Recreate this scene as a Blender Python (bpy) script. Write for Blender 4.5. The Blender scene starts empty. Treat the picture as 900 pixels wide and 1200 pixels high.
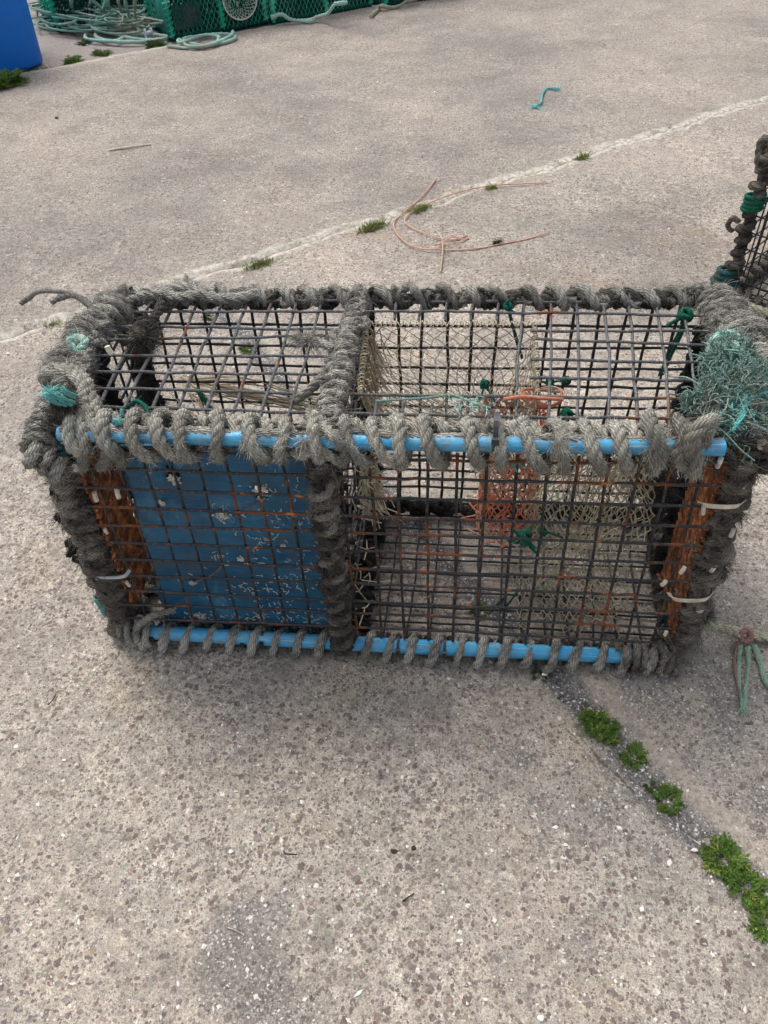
import bpy, math, random
import numpy as np
from mathutils import Vector
R = math.radians
rng = np.random.default_rng(7)
random.seed(7)
sc = bpy.context.scene
COL = sc.collection

# ------------------------------------------------------------------ camera
CAM = np.array([0.648, -0.8952, 1.2732]); PITCH, YAW, ROLL, FPX = .785, .13, -.055, 900.0
_cp, _sp, _cy, _sy = math.cos(PITCH), math.sin(PITCH), math.cos(YAW), math.sin(YAW)
def _dir(x, up):
    y = _cp + up*_sp; z = -_sp + up*_cp
    return np.array([_cy*x - _sy*y, _sy*x + _cy*y, z])
def ray(u, v):
    u -= 450; v -= 600; cr, sr = math.cos(ROLL), math.sin(ROLL)
    return _dir((cr*u + sr*v)/FPX, -(-sr*u + cr*v)/FPX)
def at(u, v, z=0.0):
    d = ray(u, v); return CAM + d*(z - CAM[2])/d[2]
def aty(u, v, y=0.0):
    d = ray(u, v); return CAM + d*(y - CAM[1])/d[1]
cd = bpy.data.cameras.new('camera'); cam = bpy.data.objects.new('camera', cd); COL.objects.link(cam)
cd.sensor_fit = 'VERTICAL'; cd.sensor_height = 36; cd.lens = 36*FPX/1200; cd.clip_start = .02; cd.clip_end = 600
fw = Vector(ray(450, 600)).normalized(); rt = Vector(ray(451, 600) - ray(450, 600)).normalized(); upv = rt.cross(fw)
from mathutils import Matrix
m = Matrix((rt, upv, -fw)).transposed().to_4x4(); m.translation = Vector(CAM); cam.matrix_world = m
sc.camera = cam

# ------------------------------------------------------------------ light
SUN_EL, SUN_AZ = R(62), R(-40)        # azimuth from +Y towards +X
w = bpy.data.worlds.new('World'); sc.world = w; w.use_nodes = True
nt = w.node_tree; bg = nt.nodes['Background']; sky = nt.nodes.new('ShaderNodeTexSky'); sky.sky_type = 'NISHITA'
sky.sun_disc = False; sky.sun_elevation = SUN_EL; sky.sun_rotation = SUN_AZ; sky.dust_density = 4.0; sky.air_density = 1.0; sky.ozone_density = .6
hs = nt.nodes.new('ShaderNodeHueSaturation'); hs.inputs['Saturation'].default_value = .38; hs.inputs['Color'].default_value = (1, 1, 1, 1)
nt.links.new(sky.outputs[0], hs.inputs['Color']); nt.links.new(hs.outputs[0], bg.inputs[0]); bg.inputs[1].default_value = .15
sd = bpy.data.lights.new('sun', 'SUN'); sd.energy = 1.05; sd.angle = R(24); sd.color = (1, .95, .88)
so = bpy.data.objects.new('sun', sd); COL.objects.link(so)
sv = Vector((math.sin(SUN_AZ)*math.cos(SUN_EL), math.cos(SUN_AZ)*math.cos(SUN_EL), math.sin(SUN_EL)))
so.rotation_euler = sv.to_track_quat('Z', 'Y').to_euler(); so.location = sv*20
vs = sc.view_settings; vs.view_transform = 'Standard'; vs.look = 'None'; vs.gamma = 1; vs.use_curve_mapping = False
vs.exposure = 0.72

# ------------------------------------------------------------------ mesh helpers
class MB:
    """collects vertices, quads and triangles; build() links ONE mesh object"""
    def __init__(s): s.v = []; s.q = []; s.t = []; s.a = []; s.n = 0
    def add(s, v, q=None, t=None, a=None):
        v = np.asarray(v, float).reshape(-1, 3)
        if q is not None and len(q): s.q.append(np.asarray(q, np.int64).reshape(-1, 4) + s.n)
        if t is not None and len(t): s.t.append(np.asarray(t, np.int64).reshape(-1, 3) + s.n)
        s.a.append(np.zeros((len(v), 3)) if a is None else np.asarray(a, float).reshape(-1, 3))
        s.v.append(v); s.n += len(v); return s
    def build(s, name, mat, parent=None, smooth=True, origin=None):
        v = np.concatenate(s.v); a = np.concatenate(s.a)
        if origin is not None: v = v - np.asarray(origin)
        q = np.concatenate(s.q) if s.q else np.zeros((0, 4), np.int64)
        t = np.concatenate(s.t) if s.t else np.zeros((0, 3), np.int64)
        me = bpy.data.meshes.new(name)
        me.vertices.add(len(v)); me.vertices.foreach_set('co', v.astype(np.float32).ravel())
        lv = np.concatenate([q.ravel(), t.ravel()]).astype(np.int32)
        me.loops.add(len(lv)); me.loops.foreach_set('vertex_index', lv)
        ls = np.concatenate([np.arange(len(q))*4, len(q)*4 + np.arange(len(t))*3]).astype(np.int32)
        me.polygons.add(len(ls)); me.polygons.foreach_set('loop_start', ls)
        try: me.polygons.foreach_set('loop_total', np.concatenate([np.full(len(q), 4), np.full(len(t), 3)]).astype(np.int32))
        except Exception: pass
        me.update(calc_edges=True)
        me.polygons.foreach_set('use_smooth', np.full(len(ls), smooth))
        at_ = me.attributes.new('ruv', 'FLOAT_VECTOR', 'POINT'); at_.data.foreach_set('vector', a.astype(np.float32).ravel())
        me.validate(); me.materials.append(mat)
        o = bpy.data.objects.new(name, me); COL.objects.link(o)
        if parent is not None: o.parent = parent
        if origin is not None: o.location = origin
        return o
def tag(o, label=None, cat=None, group=None, kind=None):
    for k, x in (('label', label), ('category', cat), ('group', group), ('kind', kind)):
        if x: o[k] = x
    return o
def empty(name, loc, label, cat, group=None):
    o = bpy.data.objects.new(name, None); COL.objects.link(o); o.location = loc; o.empty_display_size = .05
    return tag(o, label, cat, group)
def under(o, root):                      # o was built in world coordinates: keep it there under its root
    o.parent = root; o.matrix_parent_inverse = Matrix.Translation(root.location).inverted(); return o

def smoothpath(P, step=.004):
    P = np.asarray(P, float)
    if len(P) < 3: Q = P
    else:
        E = np.vstack([2*P[0]-P[1], P, 2*P[-1]-P[-2]]); out = []
        for i in range(1, len(E)-2):
            t = np.linspace(0, 1, 16, endpoint=False)[:, None]; a, b, c, d = E[i-1], E[i], E[i+1], E[i+2]
            out.append(.5*((2*b)+(c-a)*t+(2*a-5*b+4*c-d)*t*t+(3*b-a-3*c+d)*t**3))
        Q = np.vstack(out+[P[-1:]])
    return resample(Q, step)
def resample(Q, step):
    L = np.concatenate([[0], np.cumsum(np.linalg.norm(np.diff(Q, axis=0), axis=1))])
    n = max(3, int(L[-1]/step)+1); s = np.linspace(0, L[-1], n)
    return np.stack([np.interp(s, L, Q[:, i]) for i in range(3)], 1)
def frames(P):
    T = np.gradient(P, axis=0); T /= np.linalg.norm(T, axis=1)[:, None]+1e-12
    N = np.zeros_like(P); a = np.array([0, 0, 1.]) if abs(T[0][2]) < .9 else np.array([1., 0, 0])
    n = a - T[0]*a.dot(T[0]); n /= np.linalg.norm(n)
    for i in range(len(P)):
        n = n - T[i]*n.dot(T[i]); n /= np.linalg.norm(n)+1e-12; N[i] = n
    return T, N, np.cross(T, N)
def tube(mb, P, r, k=6, cap=True, off=0.):
    P = np.asarray(P, float); n = len(P); T, N, B = frames(P); r = np.broadcast_to(np.asarray(r, float), (n,))
    th = np.linspace(0, 2*np.pi, k+1)+off
    V = P[:, None]+r[:, None, None]*(np.cos(th)[None, :, None]*N[:, None]+np.sin(th)[None, :, None]*B[:, None])
    L = np.concatenate([[0], np.cumsum(np.linalg.norm(np.diff(P, axis=0), axis=1))])
    A = np.zeros((n, k+1, 3)); A[..., 0] = L[:, None]; A[..., 1] = (th/(2*np.pi))[None]; A[..., 2] = rng.random()
    i = np.arange(n-1)[:, None]*(k+1)+np.arange(k)[None]
    q = np.stack([i, i+1, i+k+2, i+k+1], -1).reshape(-1, 4)
    mb.add(V.reshape(-1, 3), q, None, A.reshape(-1, 3))
    if cap:
        for j in (0, n-1):
            c = V[j, :k]; ce = c.mean(0); f = [(k, (x+1) % k, x) if j == 0 else (k, x, (x+1) % k) for x in range(k)]
            mb.add(np.vstack([c, ce[None]]), None, f, np.tile(A[j, 0], (k+1, 1)))
def hairs(mb, base, d, length, width, droop=.3, bend=.5):
    """thin curved fibres, one per row of base"""
    n = len(base)
    if n == 0: return
    L = np.broadcast_to(np.asarray(length, float), (n,))[:, None]
    d = d/(np.linalg.norm(d, axis=1)[:, None]+1e-9); s = np.cross(d, rng.normal(size=(n, 3))); s /= np.linalg.norm(s, axis=1)[:, None]+1e-9
    k = rng.normal(size=(n, 3))*bend; k[:, 2] -= droop
    m1 = base+d*L*.4+k*L*.08; m2 = base+d*L*.72+k*L*.3; tp = base+d*L*.95+k*L*.65
    w_ = np.broadcast_to(np.asarray(width, float), (n,))[:, None]*.5
    V = np.stack([base-s*w_, base+s*w_, m1-s*w_, m1+s*w_, m2-s*w_*.8, m2+s*w_*.8, tp], 1)
    b = np.arange(n)[:, None]*7
    q = np.concatenate([b+np.array([[0, 1, 3, 2]]), b+np.array([[2, 3, 5, 4]])]); t = b+np.array([[4, 5, 6]])
    A = np.zeros((n, 7, 3)); A[..., 2] = rng.random(n)[:, None]; A[..., 0] = rng.random(n)[:, None]
    mb.add(V.reshape(-1, 3), q, t, A.reshape(-1, 3))
def rope(mb, path, r, fuzz=900, fl=.012, lay=5.5, strands=3, wob=.10, k=6, fw_=.0006, smooth=True):
    """laid rope: twisted strands plus loose fibres"""
    P = smoothpath(path, r*.5) if smooth else resample(np.asarray(path, float), r*.5)
    n = len(P)
    if n > 4 and wob: 
        j = rng.normal(size=(n, 3)); ker = np.ones(5)/5
        j = np.stack([np.convolve(j[:, i], ker, 'same') for i in range(3)], 1); P = P+j*r*wob
    T, N, B = frames(P); L = np.arange(n)*r*.5; ph0 = rng.random()*6.28
    rm = 1+.42*np.convolve(rng.normal(size=n+12), np.ones(13)/13, 'valid')
    for s in range(strands):
        ph = ph0+2*np.pi*(L/(lay*r)+s/strands)
        Q = P+(r*.45*rm)[:, None]*(np.cos(ph)[:, None]*N+np.sin(ph)[:, None]*B)
        tube(mb, Q, r*.60*rm, k)
    m_ = int(fuzz*L[-1])
    if m_ > 0:
        i = np.clip(rng.integers(0, n, m_)+(rng.normal(0, 2, m_)).astype(int), 0, n-1); th = rng.random(m_)*6.283
        o = np.cos(th)[:, None]*N[i]+np.sin(th)[:, None]*B[i]
        hairs(mb, P[i]+o*r*.85, o*rng.uniform(.15, 1., (m_, 1))+T[i]*rng.normal(0, 1., (m_, 1))+rng.normal(0, .35, (m_, 3)), np.minimum(rng.exponential(fl*.5, m_), fl*2)+fl*.25, fw_)
def helix(a, b, ya, za, pitch, phase=0., jit=.12, up=(0, 0, 1), hand=1, conc=.0, c_off=(0, 0)):
    """path winding round the axis a-b; ya/za are the half widths across and along `up`"""
    a, b = np.asarray(a, float), np.asarray(b, float); L = np.linalg.norm(b-a); x = (b-a)/L
    u = np.asarray(up, float); u = u-x*u.dot(x); u /= np.linalg.norm(u); v = np.cross(x, u)
    turns = L/pitch; n = max(12, int(turns*16)); t = np.linspace(0, 1, n); th = hand*2*np.pi*turns*t+phase
    # slow random modulation per turn
    kk = max(4, int(turns)+2); tk = np.linspace(0, 1, kk)
    m1 = np.interp(t, tk, rng.normal(1, jit, kk)); m2 = np.interp(t, tk, rng.normal(0, jit, kk)); m3 = np.interp(t, tk, rng.normal(1, jit, kk))
    s = L*t+conc*pitch/(2*np.pi)*np.sin(th)+m2*pitch*.6
    return a+x*s[:, None]+u*(c_off[1]+za*np.cos(th)*m1)[:, None]+v*(c_off[0]+ya*np.sin(th)*m3)[:, None]
def clump(mb, c, R_, n, fl=.02, fw_=.0009, up=.0, flat=(1, 1, 1)):
    d = rng.normal(size=(n, 3)); d /= np.linalg.norm(d, axis=1)[:, None]
    base = np.asarray(c)+d*R_*rng.random((n, 1))**.5*np.asarray(flat)
    e = d*np.asarray(flat)+rng.normal(0, .6, (n, 3)); e[:, 2] += up
    hairs(mb, base, e, rng.uniform(.4, 1.3, n)*fl, fw_, droop=.3, bend=.9)
def box(mb, c, s, rot=None, bev=.0):
    v = np.array([[x, y, z] for x in (-1, 1) for y in (-1, 1) for z in (-1, 1)], float)*np.asarray(s)/2
    if rot is not None: v = v@np.asarray(rot).T
    mb.add(v+np.asarray(c), [(0, 1, 3, 2), (4, 6, 7, 5), (0, 4, 5, 1), (2, 3, 7, 6), (0, 2, 6, 4), (1, 5, 7, 3)])
def net(mb, F, nu, nv, r=.0013, slack=.0, k=4, jit=.12, keep=None):
    """diamond netting on the surface F(s,t), threads zigzag from knot to knot"""
    J = rng.normal(0, jit, (nu*2+1, nv+1, 2))
    def pt(i, j):
        a = (i+J[i, j, 0]*1.)/(nu*2); b = (j+J[i, j, 1]*.6)/nv
        return np.asarray(F(min(1, max(0, a)), min(1, max(0, b))))
    for par in (0, 1):
        for i in range(0, nu*2, 2):
            pass
    for j in range(nv):
        for i in range(nu*2+1):
            if (i+j) % 2: continue
            for di in (-1, 1):
                if not 0 <= i+di <= nu*2: continue
                if keep and not keep((i+.5*di)/(nu*2), (j+.5)/nv): continue
                p, q = pt(i, j), pt(i+di, j+1); mid = (p+q)/2+rng.normal(0, 1, 3)*np.linalg.norm(q-p)*.06
                mid[2] -= slack*np.linalg.norm(q-p)
                tube(mb, np.array([p, mid, q]), [r, r*.9, r], k, cap=False)
            p = pt(i, j); s = r*1.9
            v = p+np.array([[1, 0, 0], [-1, 0, 0], [0, 1, 0], [0, -1, 0], [0, 0, 1], [0, 0, -1]])*s
            mb.add(v, None, [(0, 2, 4), (2, 1, 4), (1, 3, 4), (3, 0, 4), (2, 0, 5), (1, 2, 5), (3, 1, 5), (0, 3, 5)])

# ------------------------------------------------------------------ material helpers
class NT:
    def __init__(s, name):
        s.m = bpy.data.materials.new(name); s.m.use_nodes = True; s.t = s.m.node_tree; s.b = s.t.nodes['Principled BSDF']
    def n(s, typ, **kw):
        x = s.t.nodes.new(typ)
        for k_, v_ in kw.items():
            if k_ in x.inputs.keys(): s.set(x.inputs[k_], v_)
            else: setattr(x, k_, v_)
        return x
    def set(s, inp, v):
        if hasattr(v, 'is_output') or isinstance(v, bpy.types.NodeSocket): s.t.links.new(v, inp)
        else: inp.default_value = v
    def math(s, op, a, b=0., c=0., clamp=False):
        x = s.t.nodes.new('ShaderNodeMath'); x.operation = op; x.use_clamp = clamp
        s.set(x.inputs[0], a); s.set(x.inputs[1], b); s.set(x.inputs[2], c); return x.outputs[0]
    def mix(s, f, a, b, mode='MIX'):
        x = s.t.nodes.new('ShaderNodeMix'); x.data_type = 'RGBA'; x.blend_type = mode; x.clamp_factor = True
        s.set(x.inputs[0], f); s.set(x.inputs[6], c4(a)); s.set(x.inputs[7], c4(b)); return x.outputs[2]
    def ramp(s, f, stops, interp='LINEAR'):
        x = s.t.nodes.new('ShaderNodeValToRGB'); s.set(x.inputs[0], f); cr = x.color_ramp; cr.interpolation = interp
        while len(cr.elements) < len(stops): cr.elements.new(.5)
        for e, (p, c) in zip(cr.elements, stops): e.position = p; e.color = c4(c) if not isinstance(c, float) else (c, c, c, 1)
        return x.outputs[0]
    def noise(s, co, scale, detail=2., rough=.5, dist=0., out=0):
        x = s.t.nodes.new('ShaderNodeTexNoise'); s.set(x.inputs['Vector'], co); x.inputs['Scale'].default_value = scale
        x.inputs['Detail'].default_value = detail; x.inputs['Roughness'].default_value = rough; x.inputs['Distortion'].default_value = dist
        return x.outputs[out]
    def voro(s, co, scale, feature='F1', rand=1.):
        x = s.t.nodes.new('ShaderNodeTexVoronoi'); x.feature = feature; s.set(x.inputs['Vector'], co)
        x.inputs['Scale'].default_value = scale; x.inputs['Randomness'].default_value = rand; return x
    def step(s, v, lo, hi):
        x = s.t.nodes.new('ShaderNodeMapRange'); x.interpolation_type = 'SMOOTHSTEP'
        s.set(x.inputs['Value'], v); s.set(x.inputs['From Min'], lo); s.set(x.inputs['From Max'], hi)
        return x.outputs[0]
    def sep(s, v):
        x = s.t.nodes.new('ShaderNodeSeparateXYZ'); s.set(x.inputs[0], v); return x.outputs
    def attr(s, name):
        x = s.t.nodes.new('ShaderNodeAttribute'); x.attribute_name = name; return x
    def co(s):
        return s.t.nodes.new('ShaderNodeTexCoord').outputs['Object']
    def bump(s, h, strength=1., dist=.001, prev=None):
        x = s.t.nodes.new('ShaderNodeBump'); s.set(x.inputs['Height'], h); x.inputs['Strength'].default_value = strength
        x.inputs['Distance'].default_value = dist
        if prev is not None: s.t.links.new(prev, x.inputs['Normal'])
        return x.outputs[0]
    def out(s, color, rough=.8, normal=None, spec=.3, metal=0., sss=0.):
        s.set(s.b.inputs['Base Color'], c4(color)); s.set(s.b.inputs['Roughness'], rough); s.set(s.b.inputs['Metallic'], metal)
        s.set(s.b.inputs['Specular IOR Level'], spec)
        if normal is not None: s.t.links.new(normal, s.b.inputs['Normal'])
        return s.m
def c4(c):
    return (*c, 1.) if isinstance(c, tuple) and len(c) == 3 else c

def mat_rope(name, c1, c2, c3=None, spot=.0, rough=.95, yarn=True, nscale=40.):
    n = NT(name); co = n.co(); at_ = n.attr('ruv'); sx = n.sep(at_.outputs['Vector'])
    f = n.step(n.noise(co, nscale, 4, .65), .33, .67)
    c = n.mix(f, c1, c2)
    if c3: c = n.mix(n.math('MULTIPLY', n.step(n.noise(co, nscale*.3, 3, .6), .5-spot*.2, .62), .85), c, c3)
    c = n.mix(.55, c, n.ramp(n.noise(co, 650, 3, .75), [(.32, (.10, .10, .10)), (.66, (1.7, 1.7, 1.7))]), 'MULTIPLY')
    # yarn lines along each strand
    wv = n.math('SINE', n.math('MULTIPLY', n.math('ADD', n.math('MULTIPLY', sx[0], 160.), n.math('MULTIPLY', sx[1], 7.)), 6.283))
    c = n.mix(n.math('MULTIPLY_ADD', wv, .22, .22), c, (c2[0]*.35, c2[1]*.35, c2[2]*.35) if yarn else c)
    b = n.bump(wv, .9, .0010) if yarn else None
    b = n.bump(n.noise(co, 700, 3, .7), .8, .0010, b)
    return n.out(c, rough, b, .15)
def mat_plain(name, c1, c2, scale=30., rough=.6, spec=.3, bump=.3, metal=0.):
    n = NT(name); co = n.co(); f = n.noise(co, scale, 4, .65)
    c = n.mix(n.step(f, .35, .65), c1, c2)
    return n.out(c, rough, n.bump(n.noise(co, scale*8, 3, .6), bump, .0006), spec, metal)

M = {}
M['rope_grey'] = mat_rope('grey_rope_fibre', (.56, .535, .46), (.33, .315, .27), (.22, .21, .175), .3)
M['rope_mid'] = mat_rope('weathered_rope_fibre', (.41, .39, .345), (.20, .19, .168), (.52, .50, .44), 0.)
M['rope_dark'] = mat_rope('dark_rope_fibre', (.11, .10, .084), (.045, .041, .037), (.22, .20, .165), .0)
M['rope_black'] = mat_rope('black_rope_fibre', (.035, .033, .033), (.016, .016, .017), (.08, .07, .06), -.3)
M['rope_mud'] = mat_rope('muddy_rope_fibre', (.21, .185, .152), (.092, .081, .068), (.33, .30, .25), .0)
M['rope_tq'] = mat_rope('turquoise_rope_fibre', (.36, .70, .61), (.50, .68, .58), (.54, .58, .48), 0.)
M['rope_tq_bright'] = mat_rope('bright_turquoise_twine_fibre', (.16, .62, .62), (.26, .68, .62))
M['rope_teal'] = mat_rope('dark_teal_rope_fibre', (.035, .16, .15), (.03, .09, .09), (.10, .13, .12), 0.)
M['rope_green'] = mat_rope('green_twine_fibre', (.02, .22, .14), (.03, .15, .10))
M['rope_tail'] = mat_rope('beige_green_rope_fibre', (.52, .50, .36), (.38, .34, .25), (.34, .46, .34), .1)
M['rope_pink'] = mat_rope('pink_twine_fibre', (.50, .25, .22), (.42, .32, .26))
M['rope_palegreen'] = mat_rope('pale_green_strand_fibre', (.28, .55, .42), (.46, .58, .44))
M['twine_salmon'] = mat_plain('salmon_twine_fibre', (.62, .30, .22), (.58, .40, .31), 30, .9, .1, .1)
M['twine_beige'] = mat_rope('beige_twine_fibre', (.48, .40, .28), (.32, .27, .19), (.55, .50, .38), 0., yarn=False)
M['net_beige'] = mat_rope('beige_net_twine', (.42, .37, .27), (.28, .25, .18), (.55, .48, .35), 0., yarn=False)
M['net_olive'] = mat_rope('olive_net_twine', (.46, .41, .29), (.30, .265, .185), (.60, .54, .40), 0., yarn=False)
M['net_orange'] = mat_rope('orange_net_twine', (.66, .25, .15), (.46, .14, .09), (.56, .38, .27), 0., yarn=False)
M['net_green'] = mat_rope('green_net_twine', (.03, .42, .28), (.03, .30, .21), (.12, .52, .38), 0., yarn=False, nscale=12.)
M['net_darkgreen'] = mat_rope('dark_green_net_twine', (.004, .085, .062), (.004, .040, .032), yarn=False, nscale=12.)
M['net_pale'] = mat_rope('pale_net_twine', (.62, .60, .52), (.50, .50, .44), yarn=False)
M['rope_straw'] = mat_rope('pale_green_old_rope_fibre', (.34, .60, .50), (.30, .50, .42), (.56, .56, .46), .0, nscale=8.)
M['zip_white'] = mat_plain('yellowed_nylon_tie', (.62, .56, .46), (.45, .38, .28), 60, .45, .5)
M['zip_grey'] = mat_plain('grey_nylon_tie', (.42, .44, .48), (.32, .33, .35), 60, .45, .5)
M['zip_black'] = mat_plain('black_nylon_tie', (.018, .018, .02), (.03, .03, .035), 60, .4, .5)
M['white_plastic'] = mat_plain('dirty_white_plastic', (.62, .58, .50), (.40, .36, .30), 80, .6, .3)

def mat_pipe():
    n = NT('blue_pipe_plastic'); co = n.co(); c = n.mix(n.step(n.noise(co, 25, 4, .6), .4, .7), (.016, .29, .56), (.04, .33, .54))
    g = n.math('MULTIPLY', n.step(n.noise(co, 70, 6, .75), .47, .62), .75)
    c = n.mix(n.math('MULTIPLY', n.step(n.noise(co, 12, 4, .6), .4, .65), .45), c, (.12, .36, .52)); c = n.mix(g, c, (.15, .19, .19)); s = n.sep(co)
    sc_ = n.noise(n.n('ShaderNodeCombineXYZ', X=n.math('MULTIPLY', s[0], 15.), Y=n.math('MULTIPLY', s[1], 400.), Z=n.math('MULTIPLY', s[2], 400.)).outputs[0], 1., 3, .7)
    c = n.mix(n.math('MULTIPLY', n.step(sc_, .55, .70), .6), c, (.45, .58, .62))
    return n.out(c, n.math('MULTIPLY_ADD', g, .4, .38), n.bump(n.noise(co, 300, 3, .6), .25, .0006), .45)
M['pipe'] = mat_pipe()
def mat_wire(name, rust=.0, pale=0.):
    n = NT(name); co = n.co()
    paint = n.mix(n.step(n.noise(co, 220, 4, .7), .45, .70), (.014+pale*.4, .015+pale*.4, .018+pale*.4), (.05+pale, .05+pale, .052+pale))
    ru = n.mix(n.noise(co, 300, 4, .7), (.24, .075, .022), (.09, .035, .018))
    big = n.noise(co, 7., 3, .6); sm = n.noise(co, 60, 4, .7)
    f = n.step(n.math('ADD', n.math('MULTIPLY', big, .6), n.math('MULTIPLY', sm, .5)), .615-rust, .66-rust)
    c = n.mix(f, paint, ru)
    o_ = n.step(n.noise(co, 19., 2, .5), .66, .70); c = n.mix(n.math('MULTIPLY', o_, f), c, (.52, .17, .03))
    wsp = n.step(n.noise(co, 420, 2, .5), .66, .72); c = n.mix(n.math('MULTIPLY', wsp, .6), c, (.42, .40, .37))
    return n.out(c, n.math('MULTIPLY_ADD', f, .45, .42), n.bump(n.noise(co, 350, 3, .7), .7, .0010), .4)
M['wire_front'] = mat_wire('rusting_black_wire', .035)
M['wire_top'] = mat_wire('weathered_grey_wire', -.01, .15)
M['wire_dark'] = mat_wire('black_coated_wire', -.06)
def mat_rust():
    n = NT('flaking_rust'); co = n.co(); f = n.noise(co, 45, 5, .7)
    c = n.ramp(f, [(.25, (.02, .012, .010)), (.45, (.10, .040, .021)), (.57, (.27, .092, .034)), (.74, (.46, .21, .085))])
    c = n.mix(n.step(n.noise(co, 160, 3, .6), .64, .72), c, (.48, .40, .32))
    v = n.voro(co, 90)
    return n.out(c, .95, n.bump(n.math('ADD', f, n.math('MULTIPLY', v.outputs[0], .6)), 1., .004), .1)
M['rust'] = mat_rust()
def mat_board():
    n = NT('scuffed_blue_plastic'); co = n.co(); s = n.sep(co)
    c = n.mix(n.step(n.noise(co, 9, 4, .6), .35, .68), (.008, .078, .165), (.018, .135, .245))
    st = n.noise(n.n('ShaderNodeCombineXYZ', X=n.math('MULTIPLY', s[0], 22.), Y=0., Z=n.math('MULTIPLY', s[2], 260.)).outputs[0], 1., 4, .7)
    c = n.mix(n.math('MULTIPLY', n.step(st, .50, .72), .25), c, (.16, .33, .47))
    c = n.mix(n.math('MULTIPLY', n.step(n.noise(co, 8, 6, .7, 1.), .50, .68), .55), c, (.085, .235, .345)); dirt = n.step(n.noise(co, 13, 6, .78), .48, .64); c = n.mix(n.math('MULTIPLY', dirt, .7), c, (.055, .08, .10))
    wr = n.step(n.noise(co, 16, 6, .8), .60, .68); c = n.mix(n.math('MULTIPLY', wr, .75), c, (.30, .33, .33))
    return n.out(c, .5, n.bump(n.math('ADD', st, n.noise(co, 200, 3, .6)), .4, .001), .4)
M['board'] = mat_board()
M['worm'] = mat_plain('chalky_worm_tube', (.62, .66, .62), (.36, .43, .44), 200, .8, .2)
M['bin'] = mat_plain('blue_bin_plastic', (.002, .135, .52), (.004, .115, .46), 3., .5, .3, .06)
M['tealsheet'] = mat_plain('teal_sheeting', (.01, .26, .19), (.012, .19, .15), 6., .55, .3, .2)
M['shell'] = mat_plain('shell_fragment_white', (.72, .70, .66), (.50, .47, .43), 120, .7, .3)
M['grit'] = mat_plain('dark_grit_stone', (.16, .145, .135), (.30, .26, .23), 60, .85, .2)
M['stick'] = mat_plain('dry_pale_stick', (.72, .62, .50), (.58, .48, .38), 60, .9, .1)
M['twig'] = mat_plain('dark_twig', (.05, .038, .03), (.03, .024, .02), 60, .9, .1)
def mat_leaf(name, a, b, c_=None):
    n = NT(name); at_ = n.attr('ruv'); s = n.sep(at_.outputs['Vector']); c = n.mix(s[2], a, b)
    if c_: c = n.mix(n.step(s[2], .86, .9), c, c_)
    n.b.inputs['Subsurface Weight'].default_value = 0.
    return n.out(c, .6, None, .3)
M['leaf'] = mat_leaf('weed_leaf', (.06, .13, .022), (.15, .235, .045), (.30, .32, .08))
M['leaf_dark'] = mat_leaf('dark_weed_leaf', (.04, .09, .02), (.09, .155, .035), (.18, .18, .07))
M['moss'] = mat_leaf('short_moss_grass', (.15, .19, .05), (.24, .28, .09), (.36, .32, .16))

# ------------------------------------------------------------------ ground
J1 = (np.array([-.797, 1.08]), np.array([2.07, 3.259]))
J2 = (np.array([1.153, -.467]), np.array([-.293, 1.463]))
J3 = (np.array([-2.0, 3.86]), np.array([-.70, 4.83]))
J4 = (np.array([-1.55, 4.20]), np.array([-2.174, 4.969]))
J5 = (at(878, 600)[:2], at(905, 600)[:2])
def wob(t, s=0., amp=1.):
    return amp*(.012*np.sin(t*9+s)+.008*np.sin(t*23+1.7*s+1)+.004*np.sin(t*57+s*.3))
def sdist(X, Y, J, seed, clampb=False, amp=1.):
    d = J[1]-J[0]; L = np.linalg.norm(d); d = d/L; px, py = X-J[0][0], Y-J[0][1]
    t = px*d[0]+py*d[1]; s = -px*d[1]+py*d[0]+wob(t, seed, amp)
    if clampb is not False:
        lo, hi = clampb; e = np.maximum(0, np.maximum(lo-t, t-hi)); s = np.sign(s+1e-9)*np.sqrt(s*s+e*e)
    return s, t
def axis(segs):
    out = [segs[0][0]]
    for a, b, st in segs: out += list(np.linspace(a, b, max(2, int(abs(b-a)/st)+1))[1:])
    return np.array(out)
gx = axis([(-90, -8, 6), (-8, -3.2, .4), (-3.2, -.9, .03), (-.9, 1.9, .0075), (1.9, 3.4, .03), (3.4, 9, .4), (9, 90, 6)])
gy = axis([(-60, -3, 5), (-3, -1, .2), (-1, .9, .0075), (.9, 2.2, .012), (2.2, 6.5, .03), (6.5, 12, .4), (12, 200, 8)])
X, Y = np.meshgrid(gx, gy)
d1, t1 = sdist(X, Y, J1, 0., amp=.9); d2, t2 = sdist(X, Y, J2, 3., (-9, 2.41), .45); d3, t3 = sdist(X, Y, J3, 5.); d4, t4 = sdist(X, Y, J4, 8., (0, 9)); d5, t5 = sdist(X, Y, J5, 2., (0, 3), .5)
J6 = (at(694, 878)[:2], at(758, 950)[:2]); d6, t6 = sdist(X, Y, J6, 4., (0, float(np.linalg.norm(J6[1]-J6[0]))), .5); d5 = np.where(np.abs(d6) < np.abs(d5), d6, d5)
Z = .0025*np.sin(X*2.1+.5)*np.sin(Y*1.7+1)+.0015*np.sin(X*7+Y*5)
Z *= (np.abs(X) < 6)*(np.abs(Y) < 8)
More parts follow.
